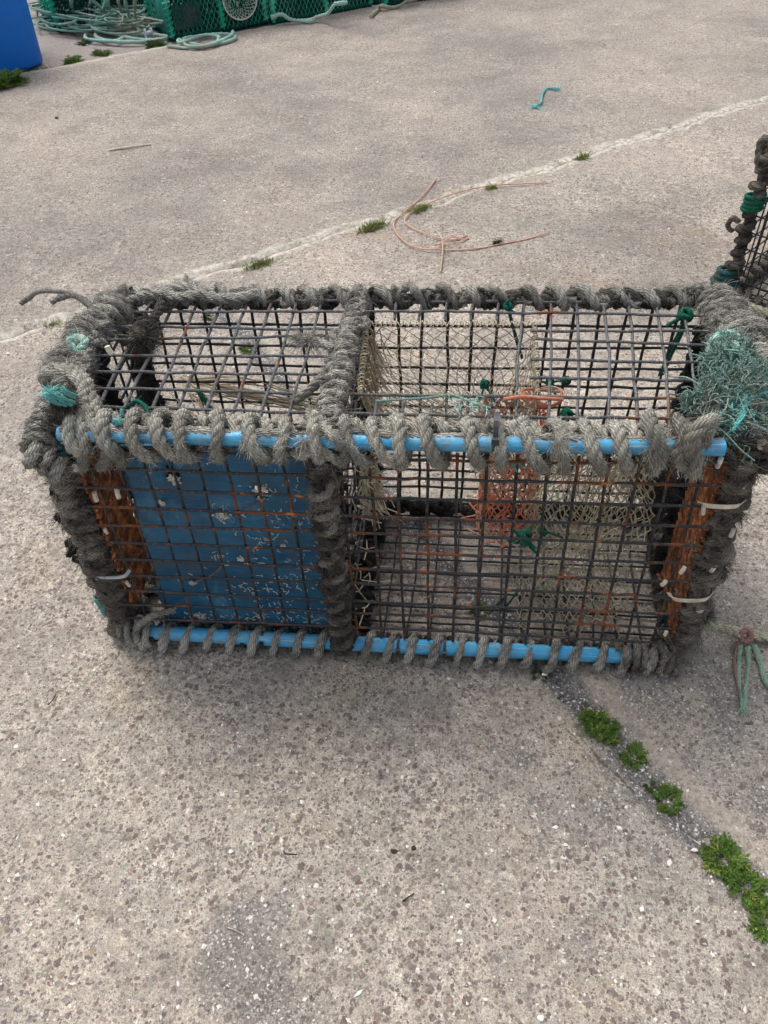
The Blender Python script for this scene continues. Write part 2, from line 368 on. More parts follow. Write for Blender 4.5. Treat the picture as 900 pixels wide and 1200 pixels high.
# joint 2: sunken gritty gully with a low ridge on its right
Z += -.007*np.exp(-(d2/.024)**2)-.002*np.exp(-(d2/.006)**2)
Z += -.010*np.exp(-((d1)/.010)**2)-.014*np.exp(-(d3/.015)**2)-.010*np.exp(-(d4/.02)**2)-.006*np.exp(-(d5/.006)**2)
Z += .003*np.exp(-((np.abs(d1)-.035)/.02)**2)
side3 = 1/(1+np.exp(-d3/.01)); Z -= .012*side3
nzx = np.zeros_like(Z)
for k_ in range(26):
    a_ = rng.random()*6.28; f_ = rng.uniform(15, 60); nzx += np.sin((X*math.cos(a_)+Y*math.sin(a_))*f_+rng.random()*6.28)/f_
Z += nzx*.010*(np.abs(X) < 4)*(np.abs(Y) < 7)
# grime: drifts of dark grit with white shell crumbs, lying where the photo shows them (x, y, radius, strength)
G = np.zeros_like(X)
for (u, v, ru, st) in [(300, 1140, 62, 1.15), (560, 1000, 70, .55), (600, 880, 80, .6), (690, 950, 70, .7), (680, 1100, 80, .65), (720, 1190, 60, .5), (240, 945, 26, .6),
                       (850, 800, 60, .8), (800, 830, 45, .8), (880, 720, 60, .6), (870, 650, 40, .4), (350, 760, 120, .35), (620, 800, 60, .6), (760, 800, 50, .8), (470, 780, 80, .3),
                       (890, 940, 40, .7), (640, 105, 60, .45), (250, 230, 50, .4), (450, 60, 60, .3), (330, 120, 70, .25), (700, 300, 60, .25), (80, 770, 80, .35), (900, 400, 40, .8)]:
    p = at(u, v); q = at(u+ru, v); r_ = np.linalg.norm(p-q)
    ww = 1+.35*np.sin(X*13+Y*9+p[0]*30)+.3*np.sin(X*29-Y*23+p[1]*9); dd = np.sqrt((X-p[0])**2+((Y-p[1])*.8)**2)/r_*ww; G = np.maximum(G, .85*st*np.exp(-dd**2*1.1))
G = np.maximum(G, .9*np.exp(-((d2+.01)/.05)**2))
mb = MB(); ny, nx = X.shape
V = np.stack([X, Y, Z], -1).reshape(-1, 3); i = (np.arange(ny-1)[:, None]*nx+np.arange(nx-1)[None]).ravel()
mb.add(V, np.stack([i, i+1, i+nx+1, i+nx], 1))
def mat_ground():
    n = NT('worn_aggregate_concrete'); co = n.co(); A = lambda nm: n.attr(nm).outputs['Fac']
    wn = n.noise(co, 55, 4, .65)     # edge wobble
    wj = n.math('MULTIPLY', n.math('SUBTRACT', wn, .5), .035); wj2 = n.math('MULTIPLY', n.math('SUBTRACT', n.noise(co, 14, 4, .6), .5), .06)
    wj3 = n.math('ADD', wj, wj2)
    big = n.noise(co, 1.3, 4, .6); mid = n.noise(co, 6., 4, .62); fine = n.noise(co, 38., 4, .7); sand = n.noise(co, 420, 3, .75)
    mortar = n.mix(n.step(mid, .32, .68), (.278, .245, .215), (.398, .356, .310))
    mortar = n.mix(n.math('MULTIPLY', n.step(big, .42, .66), .5), mortar, (.31, .295, .265))
    mortar = n.mix(n.math('MULTIPLY', n.step(fine, .5, .72), .5), mortar, (.54, .51, .45))
    mortar = n.mix(n.math('MULTIPLY', n.step(n.noise(co, 20, 3, .6), .52, .7), .45), mortar, (.20, .18, .165))
    mortar = n.mix(n.math('MULTIPLY', n.step(n.noise(co, 3.1, 3, .5), .56, .7), .25), mortar, (.38, .29, .17))
    mortar = n.mix(n.math('MULTIPLY', n.step(A('d1'), -.01, .01), .62), mortar, n.mix(n.step(mid, .3, .7), (.228, .205, .186), (.308, .280, .250)))
    mortar = n.mix(.6, mortar, n.ramp(n.noise(co, 150, 3, .7), [(.3, (.55, .53, .52)), (.5, (1., 1., 1.)), (.7, (1.3, 1.28, 1.25))]), 'MULTIPLY')
    mortar = n.mix(.75, mortar, n.ramp(sand, [(.30, (.30, .29, .29)), (.5, (.98, .98, .98)), (.70, (1.75, 1.72, 1.68))]), 'MULTIPLY')
    dx = n.n('ShaderNodeVectorMath', operation='MULTIPLY_ADD'); n.set(dx.inputs[0], n.noise(co, 90, 3, .7, out=1)); dx.inputs[1].default_value = (.009, .009, .009); n.set(dx.inputs[2], co)
    cv = dx.outputs[0]
    stones = [(0., (.110, .078, .078)), (.22, (.15, .112, .106)), (.4, (.20, .168, .155)), (.52, (.205, .145, .122)), (.62, (.19, .18, .175)), (.74, (.30, .26, .21)), (.84, (.24, .25, .19)), (.92, (.44, .38, .30)), (.975, (.62, .60, .55))]
    h = None; col = mortar; masks = []
    for scl, base, amp in ((46, .03, .34), (70, .14, .38), (105, .22, .38), (210, .22, .46)):
        v = n.voro(cv, scl); s = n.n('ShaderNodeSeparateColor'); n.set(s.inputs[0], v.outputs['Color'])
        dens = n.math('MULTIPLY', n.math('SUBTRACT', mid, .5), .35)
        thr = n.math('ADD', n.math('MULTIPLY_ADD', n.math('POWER', s.outputs[0], 1.6), amp, base-.08), dens)
        mk = n.step(n.math('SUBTRACT', thr, v.outputs['Distance']), .0, .03)
        sc_ = n.ramp(s.outputs[1], stones, 'CONSTANT')
        sc_ = n.mix(.10, sc_, mortar); sc_ = n.mix(.6, sc_, n.ramp(n.noise(co, 260, 3, .6), [(.3, (.65, .65, .65)), (.7, (1.35, 1.35, 1.35))]), 'MULTIPLY')
        # thin dark rim where a stone sits in its socket
        rim = n.math('MULTIPLY', mk, n.step(n.math('SUBTRACT', thr, v.outputs['Distance']), .085, .03))
        sc_ = n.mix(n.math('MULTIPLY', rim, .3), sc_, (.09, .075, .07))
        col = n.mix(n.math('MULTIPLY', mk, .94), col, sc_); masks.append(mk)
    fl = n.noise(co, 48, 3, .75); col = n.mix(n.math('MULTIPLY', n.step(n.noise(co, 2.2, 3, .6), .3, .65), .65), col, n.ramp(fl, [(.34, (.6, .59, .58)), (.5, (1., 1., 1.)), (.64, (1.3, 1.29, 1.27))]), 'MULTIPLY')
    broad = n.noise(co, .9, 5, .62); col = n.mix(.9, col, n.ramp(broad, [(.34, (.68, .675, .68)), (.5, (1., 1., .99)), (.64, (1.22, 1.2, 1.15))]), 'MULTIPLY')
    col = n.mix(n.math('MULTIPLY', n.step(n.noise(co, 4.4, 6, .75), .53, .66), .32), col, (.14, .128, .12))
    # grit drifts
    gr = n.math('ADD', A('grime'), n.math('MULTIPLY', n.math('SUBTRACT', n.noise(co, 12, 6, .75), .5), 2.2))
    gm = n.math('MULTIPLY', n.step(gr, .30, .85), .68)
    gv = n.voro(co, 330); gs = n.n('ShaderNodeSeparateColor'); n.set(gs.inputs[0], gv.outputs['Color'])
    gc = n.ramp(gs.outputs[0], [(0., (.085, .082, .085)), (.35, (.14, .132, .13)), (.62, (.20, .185, .17)), (.84, (.30, .28, .26)), (.94, (.62, .60, .57))], 'CONSTANT')
    gc = n.mix(.8, gc, n.ramp(sand, [(.3, (.5, .5, .5)), (.7, (1.4, 1.4, 1.4))]), 'MULTIPLY')
    col = n.mix(gm, col, gc)
    # white crumbs everywhere, in drifts
    wv = n.voro(co, 95); ws = n.n('ShaderNodeSeparateColor'); n.set(ws.inputs[0], wv.outputs['Color'])
    wm = n.math('MULTIPLY', n.step(ws.outputs[0], .84, .845), n.step(wv.outputs['Distance'], .20, .12))
    wm = n.math('MULTIPLY', wm, n.step(n.noise(co, 3, 3, .6), .40, .54))
    col = n.mix(n.math('MULTIPLY', wm, .85), col, (.66, .64, .60))
    # joint 1: pale broken mortar fillet
    a1 = n.math('ABSOLUTE', n.math('ADD', A('d1'), wj3)); b1 = n.math('SUBTRACT', 1., n.step(a1, .026, .046))
    pale = n.mix(n.step(n.noise(co, 45, 5, .7), .35, .65), (.33, .30, .26), (.64, .60, .53))
    pale = n.mix(.6, pale, n.ramp(sand, [(.3, (.6, .6, .6)), (.7, (1.3, 1.3, 1.3))]), 'MULTIPLY')
    brk = n.step(n.noise(co, 13, 5, .75), .39, .50)
    col = n.mix(n.math('MULTIPLY', n.math('MULTIPLY', b1, brk), .85), col, pale)
    cen = n.math('SUBTRACT', 1., n.step(n.math('ABSOLUTE', n.math('ADD', A('d1'), n.math('MULTIPLY', wj, .6))), .002, .007))
    col = n.mix(n.math('MULTIPLY', cen, .55), col, (.13, .12, .09))
    # joint 2: pale ridge on the right
    r2 = n.math('ADD', A('d2'), wj3); rb = n.math('MULTIPLY', n.step(r2, -.085, -.07), n.step(r2, -.026, -.04))
    col = n.mix(n.math('MULTIPLY', n.math('MULTIPLY', rb, brk), .38), col, n.mix(n.step(fine, .3, .7), (.34, .28, .22), (.50, .43, .35)))
    gy_ = n.math('SUBTRACT', 1., n.step(n.math('ABSOLUTE', n.math('ADD', A('d2'), wj)), .014, .030)); col = n.mix(n.math('MULTIPLY', gy_, .85), col, gc)
    for nm, wd in (('d2', .0022), ('d3', .006), ('d5', .003), ('d4', .006)):
        c2 = n.math('SUBTRACT', 1., n.step(n.math('ABSOLUTE', n.math('ADD', A(nm), n.math('MULTIPLY', wj, .5))), wd*.4, wd*1.6))
        col = n.mix(n.math('MULTIPLY', n.math('MULTIPLY', c2, n.step(n.noise(co, 18, 4, .7), .38, .55)), .7), col, (.06, .052, .042))
    # behind joint 3 an older smoother slab, with a pale edge in front
    s3 = n.math('ADD', A('d3'), n.math('MULTIPLY', wj3, .5)); col = n.mix(n.math('MULTIPLY', n.step(s3, -.01, .02), .5), col, (.22, .20, .20))
    e3 = n.math('MULTIPLY', n.step(s3, -.09, -.03), n.step(s3, .0, -.008)); col = n.mix(n.math('MULTIPLY', e3, .5), col, (.55, .50, .43))
    # algae tint near the weeds
    al = n.math('MULTIPLY', n.math('SUBTRACT', 1., n.step(n.math('ABSOLUTE', A('d1')), .0, .14)), n.step(mid, .5, .65)); col = n.mix(n.math('MULTIPLY', al, .18), col, (.22, .24, .10))
    hh = n.math('ADD', n.math('MULTIPLY', masks[0], .9), n.math('ADD', n.math('MULTIPLY', masks[1], .6), n.math('MULTIPLY', masks[2], .35)))
    hh = n.math('ADD', hh, n.math('ADD', n.math('MULTIPLY', sand, 1.1), n.math('MULTIPLY', fine, 1.4)))
    b = n.bump(hh, 1., .0016)
    return n.out(col, n.math('MULTIPLY_ADD', masks[1], -.12, .92), b, .22)
go = mb.build('ground', mat_ground(), None); tag(go, kind='structure')
for nm, arr in (('d1', d1), ('d2', d2), ('d3', d3), ('d4', d4), ('d5', d5), ('grime', G)):
    a_ = go.data.attributes.new(nm, 'FLOAT', 'POINT'); a_.data.foreach_set('value', arr.astype(np.float32).ravel())
go.data.attributes.remove(go.data.attributes['ruv'])

def gz(x, y):
    j = min(len(gy)-1, max(0, int(np.searchsorted(gy, y)))); i_ = min(len(gx)-1, max(0, int(np.searchsorted(gx, x)))); return float(Z[j, i_])

# loose shell crumbs and grit (nobody could count them)
def crumbs(n, mat, name, smin, smax, xr, yr, label_kind='stuff', drift=True):
    mb = MB(); oc = np.array([[1, 0, 0], [-1, 0, 0], [0, 1, 0], [0, -1, 0], [0, 0, 1], [0, 0, -1]], float)
    f = [(0, 2, 4), (2, 1, 4), (1, 3, 4), (3, 0, 4), (2, 0, 5), (1, 2, 5), (3, 1, 5), (0, 3, 5)]
    c = 0
    while c < n:
        v = rng.uniform(0, 1)**.8*1230; u = rng.uniform(-60, 960); p = at(u, v)
        if p[1] > 6: continue
        g = G[min(len(gy)-1, int(np.searchsorted(gy, p[1]))), min(len(gx)-1, int(np.searchsorted(gx, p[0])))]
        if drift and rng.random() > .25+g: continue
        s = smin*(smax/smin)**(rng.random()**2.2); sh = oc*rng.uniform(.5, 1.3, (6, 1))*np.array([s*rng.uniform(.6, 1.4), s*rng.uniform(.4, 1), s*.38])
        a = rng.random()*6.28; Rm = np.array([[math.cos(a), -math.sin(a), 0], [math.sin(a), math.cos(a), 0], [0, 0, 1]])
        mb.add(sh@Rm.T+np.array([p[0], p[1], gz(p[0], p[1])+s*.22]), None, f); c += 1
    o = mb.build(name, mat, None, smooth=False); tag(o, kind='stuff'); return o
crumbs(1700, M['shell'], 'shell_crumbs', .0010, .0055, 0, 0)
crumbs(3800, M['grit'], 'loose_grit', .0010, .0042, 0, 0)

#@OBJECTS
# ------------------------------------------------------------------ the creel
CR = empty('lobster_creel', (0, 0, 0), 'large rope-lashed wire creel with blue board and blue pipes in the middle', 'creel', 'lobster creels')
TFL, TFR, TBL, TBR = [np.array(p) for p in ((.019, -.016, .535), (1.055, -.010, .535), (-.005, .388, .535), (1.105, .405, .535))]
BFL, BFR, BBL, BBR = [np.array(p) for p in ((0., -.014, .022), (1.075, -.008, .022), (.0, .355, .022), (1.09, .362, .022))]
def tri(s, t, h):
    lo = (BFL*(1-s)+BFR*s)*(1-t)+(BBL*(1-s)+BBR*s)*t; hi = (TFL*(1-s)+TFR*s)*(1-t)+(TBL*(1-s)+TBR*s)*t
    return lo*(1-h)+hi*h
def wire_panel(F, nu, nv, r, mat, name, jit=.0012, skip=None, offn=(0, 0, 0), extra=None):
    """welded mesh: bars along s at nv+1 rows, bars along t at nu+1 columns, laid on top of each other"""
    mb = MB(); off = np.asarray(offn, float)
    for axis_, na, nb in (('s', nv, nu), ('t', nu, nv)):
        for i in range(na+1):
            run = []; m_ = nb*3+1; wv = rng.normal(0, jit, (m_, 3)); wv = np.stack([np.convolve(wv[:, c], np.ones(3)/3, 'same') for c in range(3)], 1)
            bend = rng.normal(0, jit*2.4)
            for j in range(m_):
                a = i/na; b = j/(m_-1); b2 = b if m_ > 1 else 0
                s, t = (b2, a) if axis_ == 's' else (a, b2)
                sk = skip and skip(s, t, axis_)
                if sk:
                    if len(run) > 1: tube(mb, run, r, 6)
                    run = []; continue
                p = np.asarray(F(s, t))+wv[j]+(off if axis_ == 's' else 0)+bend*math.sin(b*math.pi)*np.array([1, 1, 1.])
                run.append(p)
            if len(run) > 1: tube(mb, np.array(run), r*(1+rng.normal(0, .07, len(run))), 6)
    if extra: extra(mb)
    return under(mb.build(name, mat), CR)
W = .0023
NU, ND, NH = 23, 8, 11
def open_top(s, t, ax):
    inx = .43 < s < .705 if ax == 's' else .43 < s < .695
    return inx and (.255 < t < .83 if ax == 's' else .24 < t < .81)
wire_panel(lambda s, t: tri(.012+.976*s, .03+.94*t, 1.0)+np.array([0, 0, .004]), NU, ND, W*1.2, M['wire_top'], 'top_mesh_panel', skip=open_top, offn=(0, 0, .004))
wire_panel(lambda s, t: tri(.005+.99*s, 0, .02+.955*t)+np.array([0, -.010, 0]), NU, NH, W*1.12, M['wire_front'], 'front_mesh_panel', offn=(0, -.0042, 0), jit=.0009)
wire_panel(lambda s, t: tri(.01+.98*s, 1, .02+.96*t)+np.array([0, .006, 0]), NU, NH, W*1.3, M['wire_dark'], 'back_mesh_panel', offn=(0, .004, 0))
wire_panel(lambda s, t: tri(.01+.98*s, .02+.96*t, 0)+np.array([0, 0, -.008]), NU, ND, W, M['wire_dark'], 'base_mesh_panel', offn=(0, 0, -.004))
for s_ in (0, 1):
    wire_panel(lambda s, t: tri(s_, .03+.94*s, .02+.96*t)+np.array([-.004+.008*s_, 0, 0]), ND, NH, W*1.2, M['wire_dark'], 'end_mesh_panel', offn=((s_*2-1)*.004, 0, 0))
DV = .415
wire_panel(lambda s, t: tri(DV, .25+.72*s, .02+.96*t), 6, NH, W, M['wire_dark'], 'divider_mesh_panel', offn=(.004, 0, 0))

def frame_bar(a, b, r=.0055, name='frame_bar', mat=None):
    mb = MB(); tube(mb, resample(np.array([a, b]), .02), r, 8); return under(mb.build(name, mat or M['rust']), CR)
for s_ in (0, DV, 1):
    for h in (0, 1): frame_bar(tri(s_, 0, h), tri(s_, 1, h))
    for t in (0, 1): frame_bar(tri(s_, t, 0), tri(s_, t, 1))
frame_bar(tri(0, 1, 1), tri(1, 1, 1)); frame_bar(tri(0, 1, 0), tri(1, 1, 0))

# blue pipes
def pipe(a, b, r, ends=True):
    mb = MB(); P = resample(np.array([a, (np.array(a)+b)/2+np.array([0, -.002, -.002]), b]), .01); tube(mb, P, r, 20); return under(mb.build('blue_pipe', M['pipe']), CR)
pipe(aty(70, 508, -.030), aty(848, 525, -.026), .0118)
pipe(aty(160, 740, -.030), aty(765, 770, -.024), .0145)

def part(mb, name, mat): return under(mb.build(name, mat), CR)
# lashing along the front top pipe: big wraps over pipe and bar, smaller hitches between them, a rope laid along
A_, B_ = TFL+np.array([.05, 0, 0]), TFR+np.array([-.05, 0, 0])
mb = MB()
PT = .0455
nwr = int(np.linalg.norm(B_-A_)/PT)
pth = []
for i in range(nwr+1):
    x = i*PT+rng.normal(0, .0055); c = A_+(B_-A_)/np.linalg.norm(B_-A_)*x
    lean = rng.normal(.006, .009); sz = rng.uniform(.92, 1.15); h2 = rng.uniform(.82, 1.18)
    for th, dx in ((200, -.012), (245, -.006), (290, -.001), (335, .0), (20, .002), (60, .004), (100, .007), (140, .012)):
        a = R(th)  # 0 = front, 90 = below, 270 = above
        yy = -.006-math.cos(a)*.0325*sz; zz = .003-math.sin(a)*.029*h2
        if th == 245: yy += .003
        pth.append(c+np.array([dx+lean*(math.sin(a)+1)*.8, yy, zz]))
rope(mb, pth, .0096, fuzz=8000, fl=.006, wob=.14, lay=5.)
part(mb, 'pipe_lashing', M['rope_grey'])
mb = MB(); rope(mb, helix(A_+np.array([.022, .010, .008]), B_+np.array([.0, .010, .008]), .016, .013, PT, 1.2, .2), .0088, fuzz=4500, fl=.006)
part(mb, 'hitch_lashing', M['rope_grey'])
mb = MB(); P = resample(np.array([A_+np.array([-.02, -.012, .020]), B_+np.array([.02, -.012, .018])]), .03); P += rng.normal(0, .0028, P.shape)
rope(mb, P, .0082, fuzz=1500, fl=.008, lay=5); part(mb, 'laid_rope', M['rope_mid'])
# frayed ends on that lashing
for (u, v) in ((290, 517), (356, 520), (765, 528), (655, 520)):
    mb = MB(); c = aty(u, v, -.045); n_ = 260; base = c+rng.normal(0, .006, (n_, 3))*np.array([1, .5, 1])
    hairs(mb, base, rng.normal(0, .45, (n_, 3))+np.array([.5, -.25, -1.]), rng.uniform(.008, .026, n_), .0007, .2, .6); part(mb, 'frayed_rope_end', M['rope_grey'])
# lashing round the front bottom pipe
mb = MB(); a, b = BFL+np.array([.03, -.016, .0]), BFR+np.array([-.02, -.016, .0])
rope(mb, helix(a, b,   .024, .0245, .0445, 2.2, .10, hand=-1, conc=.2), .0090, fuzz=900, fl=.006, lay=6); part(mb, 'pipe_lashing', M['rope_mid'])
mb = MB(); P = resample(np.array([a+np.array([0, .008, -.014]), b+np.array([0, .008, -.014])]), .03); P += rng.normal(0, .002, P.shape)
rope(mb, P, .006, fuzz=800, fl=.006); part(mb, 'laid_rope', M['rope_mid'])
mb = MB(); rope(mb, helix(a+np.array([0, .014, .008]), b+np.array([0, .014, .008]), .010, .010, .020, 0, .2), .004, fuzz=2600, fl=.008); part(mb, 'twine_lashing', M['rope_dark'])
# lower corners: bunched turns
mb = MB()
rope(mb, helix(aty(140, 734, -.03), aty(184, 742, -.03), .024, .024, .019, 0, .2), .0068, fuzz=1200, fl=.008)
rope(mb, [aty(205, 715, -.035), aty(178, 722, -.045), aty(158, 740, -.045), aty(163, 762, -.035), aty(190, 748, -.03)], .0065, fuzz=1200, fl=.008)
part(mb, 'corner_lashing', M['rope_mid'])
mb = MB()
rope(mb, helix(aty(722, 768, -.026), aty(790, 772, -.024), .023, .023, .016, 0, .15, hand=-1), .0072, fuzz=1500, fl=.008)
rope(mb, helix(aty(768, 760, -.02), aty(812, 746, .02), .020, .020, .02, 0, .25), .0075, fuzz=1500, fl=.009)
part(mb, 'corner_lashing', M['rope_mud'])

def heavy(a, b, r, semi, pitch, mat, name='edge_lashing', fuzz=1600, fl=.012, core=True, jit=.2, cross=True, seed=0., up=(0, 0, 1)):
    mb = MB()
    if core:
        P = resample(np.array([a, b]), .04); P += rng.normal(0, .003, P.shape); rope(mb, P, semi*.85, fuzz=300, fl=fl)
    rope(mb, helix(a, b, semi, semi, pitch, seed, jit, up=up), r, fuzz=fuzz, fl=fl)
    if cross: rope(mb, helix(a, b, semi*1.12, semi*1.12, pitch*1.9, seed+2, jit, hand=-1, up=up), r*.8, fuzz=fuzz, fl=fl)
    return part(mb, name, mat)
up5 = np.array([0, 0, .006])
heavy(TBL, TBR+up5, .0085, .012, .048, M['rope_dark'], fuzz=2200, fl=.009)
# the pale worn turns riding on the back edge
mb = MB()
rope(mb, helix(TBL+np.array([0, 0, .008]), TBR+np.array([0, 0, .008]), .016, .015, .052, 1.0, .3, conc=.4), .0085, fuzz=3000, fl=.008)
part(mb, 'worn_lashing', M['rope_mid'])
heavy(TFR+np.array([.01, .02, .004]), TBR+np.array([.004, 0, .006]), .0090, .018, .032, M['rope_mid'], fuzz=4600, fl=.014, jit=.35)
heavy(TFL+np.array([-.008, .0, .004]), TBL+np.array([-.004, 0, .004]), .0090, .015, .034, M['rope_mid'], fuzz=4600, fl=.014, jit=.35)
# divider: top, posts, bottom
heavy(tri(DV, .02, 1)+up5, tri(DV, 1.0, 1)+up5*2, .0078, .0120, .021, M['rope_mid'], fuzz=4600, fl=.012, jit=.28)
mb = MB(); rope(mb, helix(tri(DV, .02, 1)+up5*2.4, tri(DV, .6, 1)+up5*2.4, .0125, .012, .026, 1.2, .3), .0078, fuzz=2600, fl=.009); part(mb, 'worn_lashing', M['rope_grey'])
heavy(tri(DV-.005, -.05, .0), tri(DV-.005, -.05, .96), .0088, .0145, .025, M['rope_dark'], fuzz=2200, fl=.010, up=(0, 1, 0), jit=.45, core=False)
mb = MB(); rope(mb, helix(tri(DV-.004, -.085, .02), tri(DV-.004, -.085, .95), .013, .010, .041, .4, .3, up=(0, 1, 0)), .0072, fuzz=2200, fl=.010, wob=.3); part(mb, 'plaited_lashing', M['rope_mud'])
heavy(tri(DV+.003, 1, 0), tri(DV+.003, 1, 1), .0085, .016, .03, M['rope_black'], up=(0, 1, 0))
heavy(tri(DV+.012, 0.05, .02), tri(DV+.012, 1, .02), .0085, .018, .035, M['rope_black'], fuzz=2500, fl=.018)
# pale cable tails and scraps between divider ropes
mb = MB()
for k_ in range(46):
    p = tri(DV+rng.uniform(-.0, .035), rng.uniform(0, .5), rng.uniform(.05, .95)); d = rng.normal(size=3)*.012; tube(mb, np.array([p, p+d+rng.normal(0, .004, 3), p+d*1.8]), .0013, 5)
part(mb, 'shredded_twine', M['net_olive'])
# end posts and end edges
for s_ in (0, 1):
    sg = -1 if s_ == 0 else 1; e = np.array([sg*.006, 0, 0])
    heavy(tri(s_, 0, .0)+e, tri(s_, 0, .97)+e, .0095, .017, .030, M['rope_mud'], fuzz=2800, fl=.014, up=(0, 1, 0), jit=.42)
    heavy(tri(s_, 1, .0), tri(s_, 1, 1), .0090, .017, .032, M['rope_black'], fuzz=1800, fl=.016, up=(0, 1, 0), jit=.25)
    heavy(tri(s_, 0, .0)+e, tri(s_, 1, .0)+e, .0095, .016, .032, M['rope_dark'], fuzz=1800, fl=.014, jit=.25)
    # middle upright of the end frame
    heavy(tri(s_, .55, .0), tri(s_, .55, 1)-up5, .0085, .014, .035, M['rope_black'], fuzz=2500, fl=.02, up=(0, 1, 0), jit=.3)
def scruff(a, b, n, r, R_, mat, out=(0, -1, 0), name='tangled_lashing'):
    mb = MB(); a, b = np.asarray(a, float), np.asarray(b, float)
    x = (b-a)/np.linalg.norm(b-a); o_ = np.asarray(out, float); y = np.cross(x, o_)
    for k_ in range(n):
        c = a+(b-a)*((k_+rng.random())/n)+y*rng.normal(0, R_*.4)+o_*R_*rng.uniform(.5, 1.0); P = []; a0 = rng.random()*6.28; tw = rng.uniform(2.5, 6)
        for j in range(7): t = a0+tw*j/6; P.append(c+x*math.cos(t)*R_*rng.uniform(.5, 1.1)+y*math.sin(t)*R_*rng.uniform(.6, 1.2)+o_*rng.normal(0, .003))
        rope(mb, P, r*rng.uniform(.7, 1.1), fuzz=2500, fl=.010)
    return part(mb, name, mat)
scruff(tri(-.004, -.01, .05), tri(-.004, -.01, .93), 22, .0062, .013, M['rope_mud']); scruff(tri(1.004, -.01, .05), tri(1.004, -.01, .93), 20, .0060, .013, M['rope_mud'])
scruff(tri(-.012, .0, .1), tri(-.012, .0, .93), 12, .0070, .012, M['rope_mid'], out=(-1, 0, 0))
scruff(tri(DV-.004, -.06, .06), tri(DV-.004, -.06, .92), 26, .0058, .014, M['rope_dark']); scruff(tri(DV+.004, .1, .05), tri(DV+.006, .1, .95), 16, .0055, .013, M['rope_black'])
scruff(tri(.01, 1, 1.0), tri(.99, 1, 1.0), 30, .0062, .012, M['rope_mid'], out=(0, -.3, 1))
scruff(tri(DV, .05, 1.03), tri(DV, .97, 1.03), 16, .0062, .014, M['rope_mid'], out=(0, 0, 1)); scruff(tri(1.003, .15, 1.03), tri(1.003, .97, 1.03), 14, .0065, .015, M['rope_mid'], out=(0, 0, 1))
scruff(tri(-.003, .15, 1.03), tri(-.003, .97, 1.03), 14, .0065, .015, M['rope_mid'], out=(0, 0, 1))
# back bottom edge
heavy(tri(0, 1, .015), tri(1, 1, .015), .0095, .0105, .030, M['rope_black'], fuzz=1400, fl=.009)

# rusty flat bars of the end frames
def plate(s_, t0, t1, h0, h1, name='rusty_plate', th=.006, dx=0.):
    mb = MB(); nh, ntt = 60, 9; V = []
    for side in (-1, 1):
        for i in range(nh+1):
            for j in range(ntt+1):
                h = h0+(h1-h0)*i/nh; t = t0+(t1-t0)*j/ntt
                if j in (0, ntt): t += rng.normal(0, .012)
                V.append(tri(s_, t, h)+np.array([dx+side*th/2+rng.normal(0, .0005), 0, 0]))
    V = np.array(V); q = []; o_ = (nh+1)*(ntt+1)
    for i in range(nh):
        for j in range(ntt):
            a = i*(ntt+1)+j; q += [(a, a+1, a+ntt+2, a+ntt+1), (o_+a+1, o_+a, o_+a+ntt+1, o_+a+ntt+2)]
    for i in range(nh):
        a = i*(ntt+1); q += [(a, a+ntt+1, o_+a+ntt+1, o_+a)]; a += ntt; q += [(a, o_+a, o_+a+ntt+1, a+ntt+1)]
    for j in range(ntt):
        a = j; q += [(a, o_+a, o_+a+1, a+1)]; a = nh*(ntt+1)+j; q += [(a, a+1, o_+a+1, o_+a)]
    mb.add(V, q); return under(mb.build(name, M['rust']), CR)
plate(.030, -.03, .26, .16, .97, dx=.0)
plate(.982, -.03, .36, .14, .97, dx=.0)

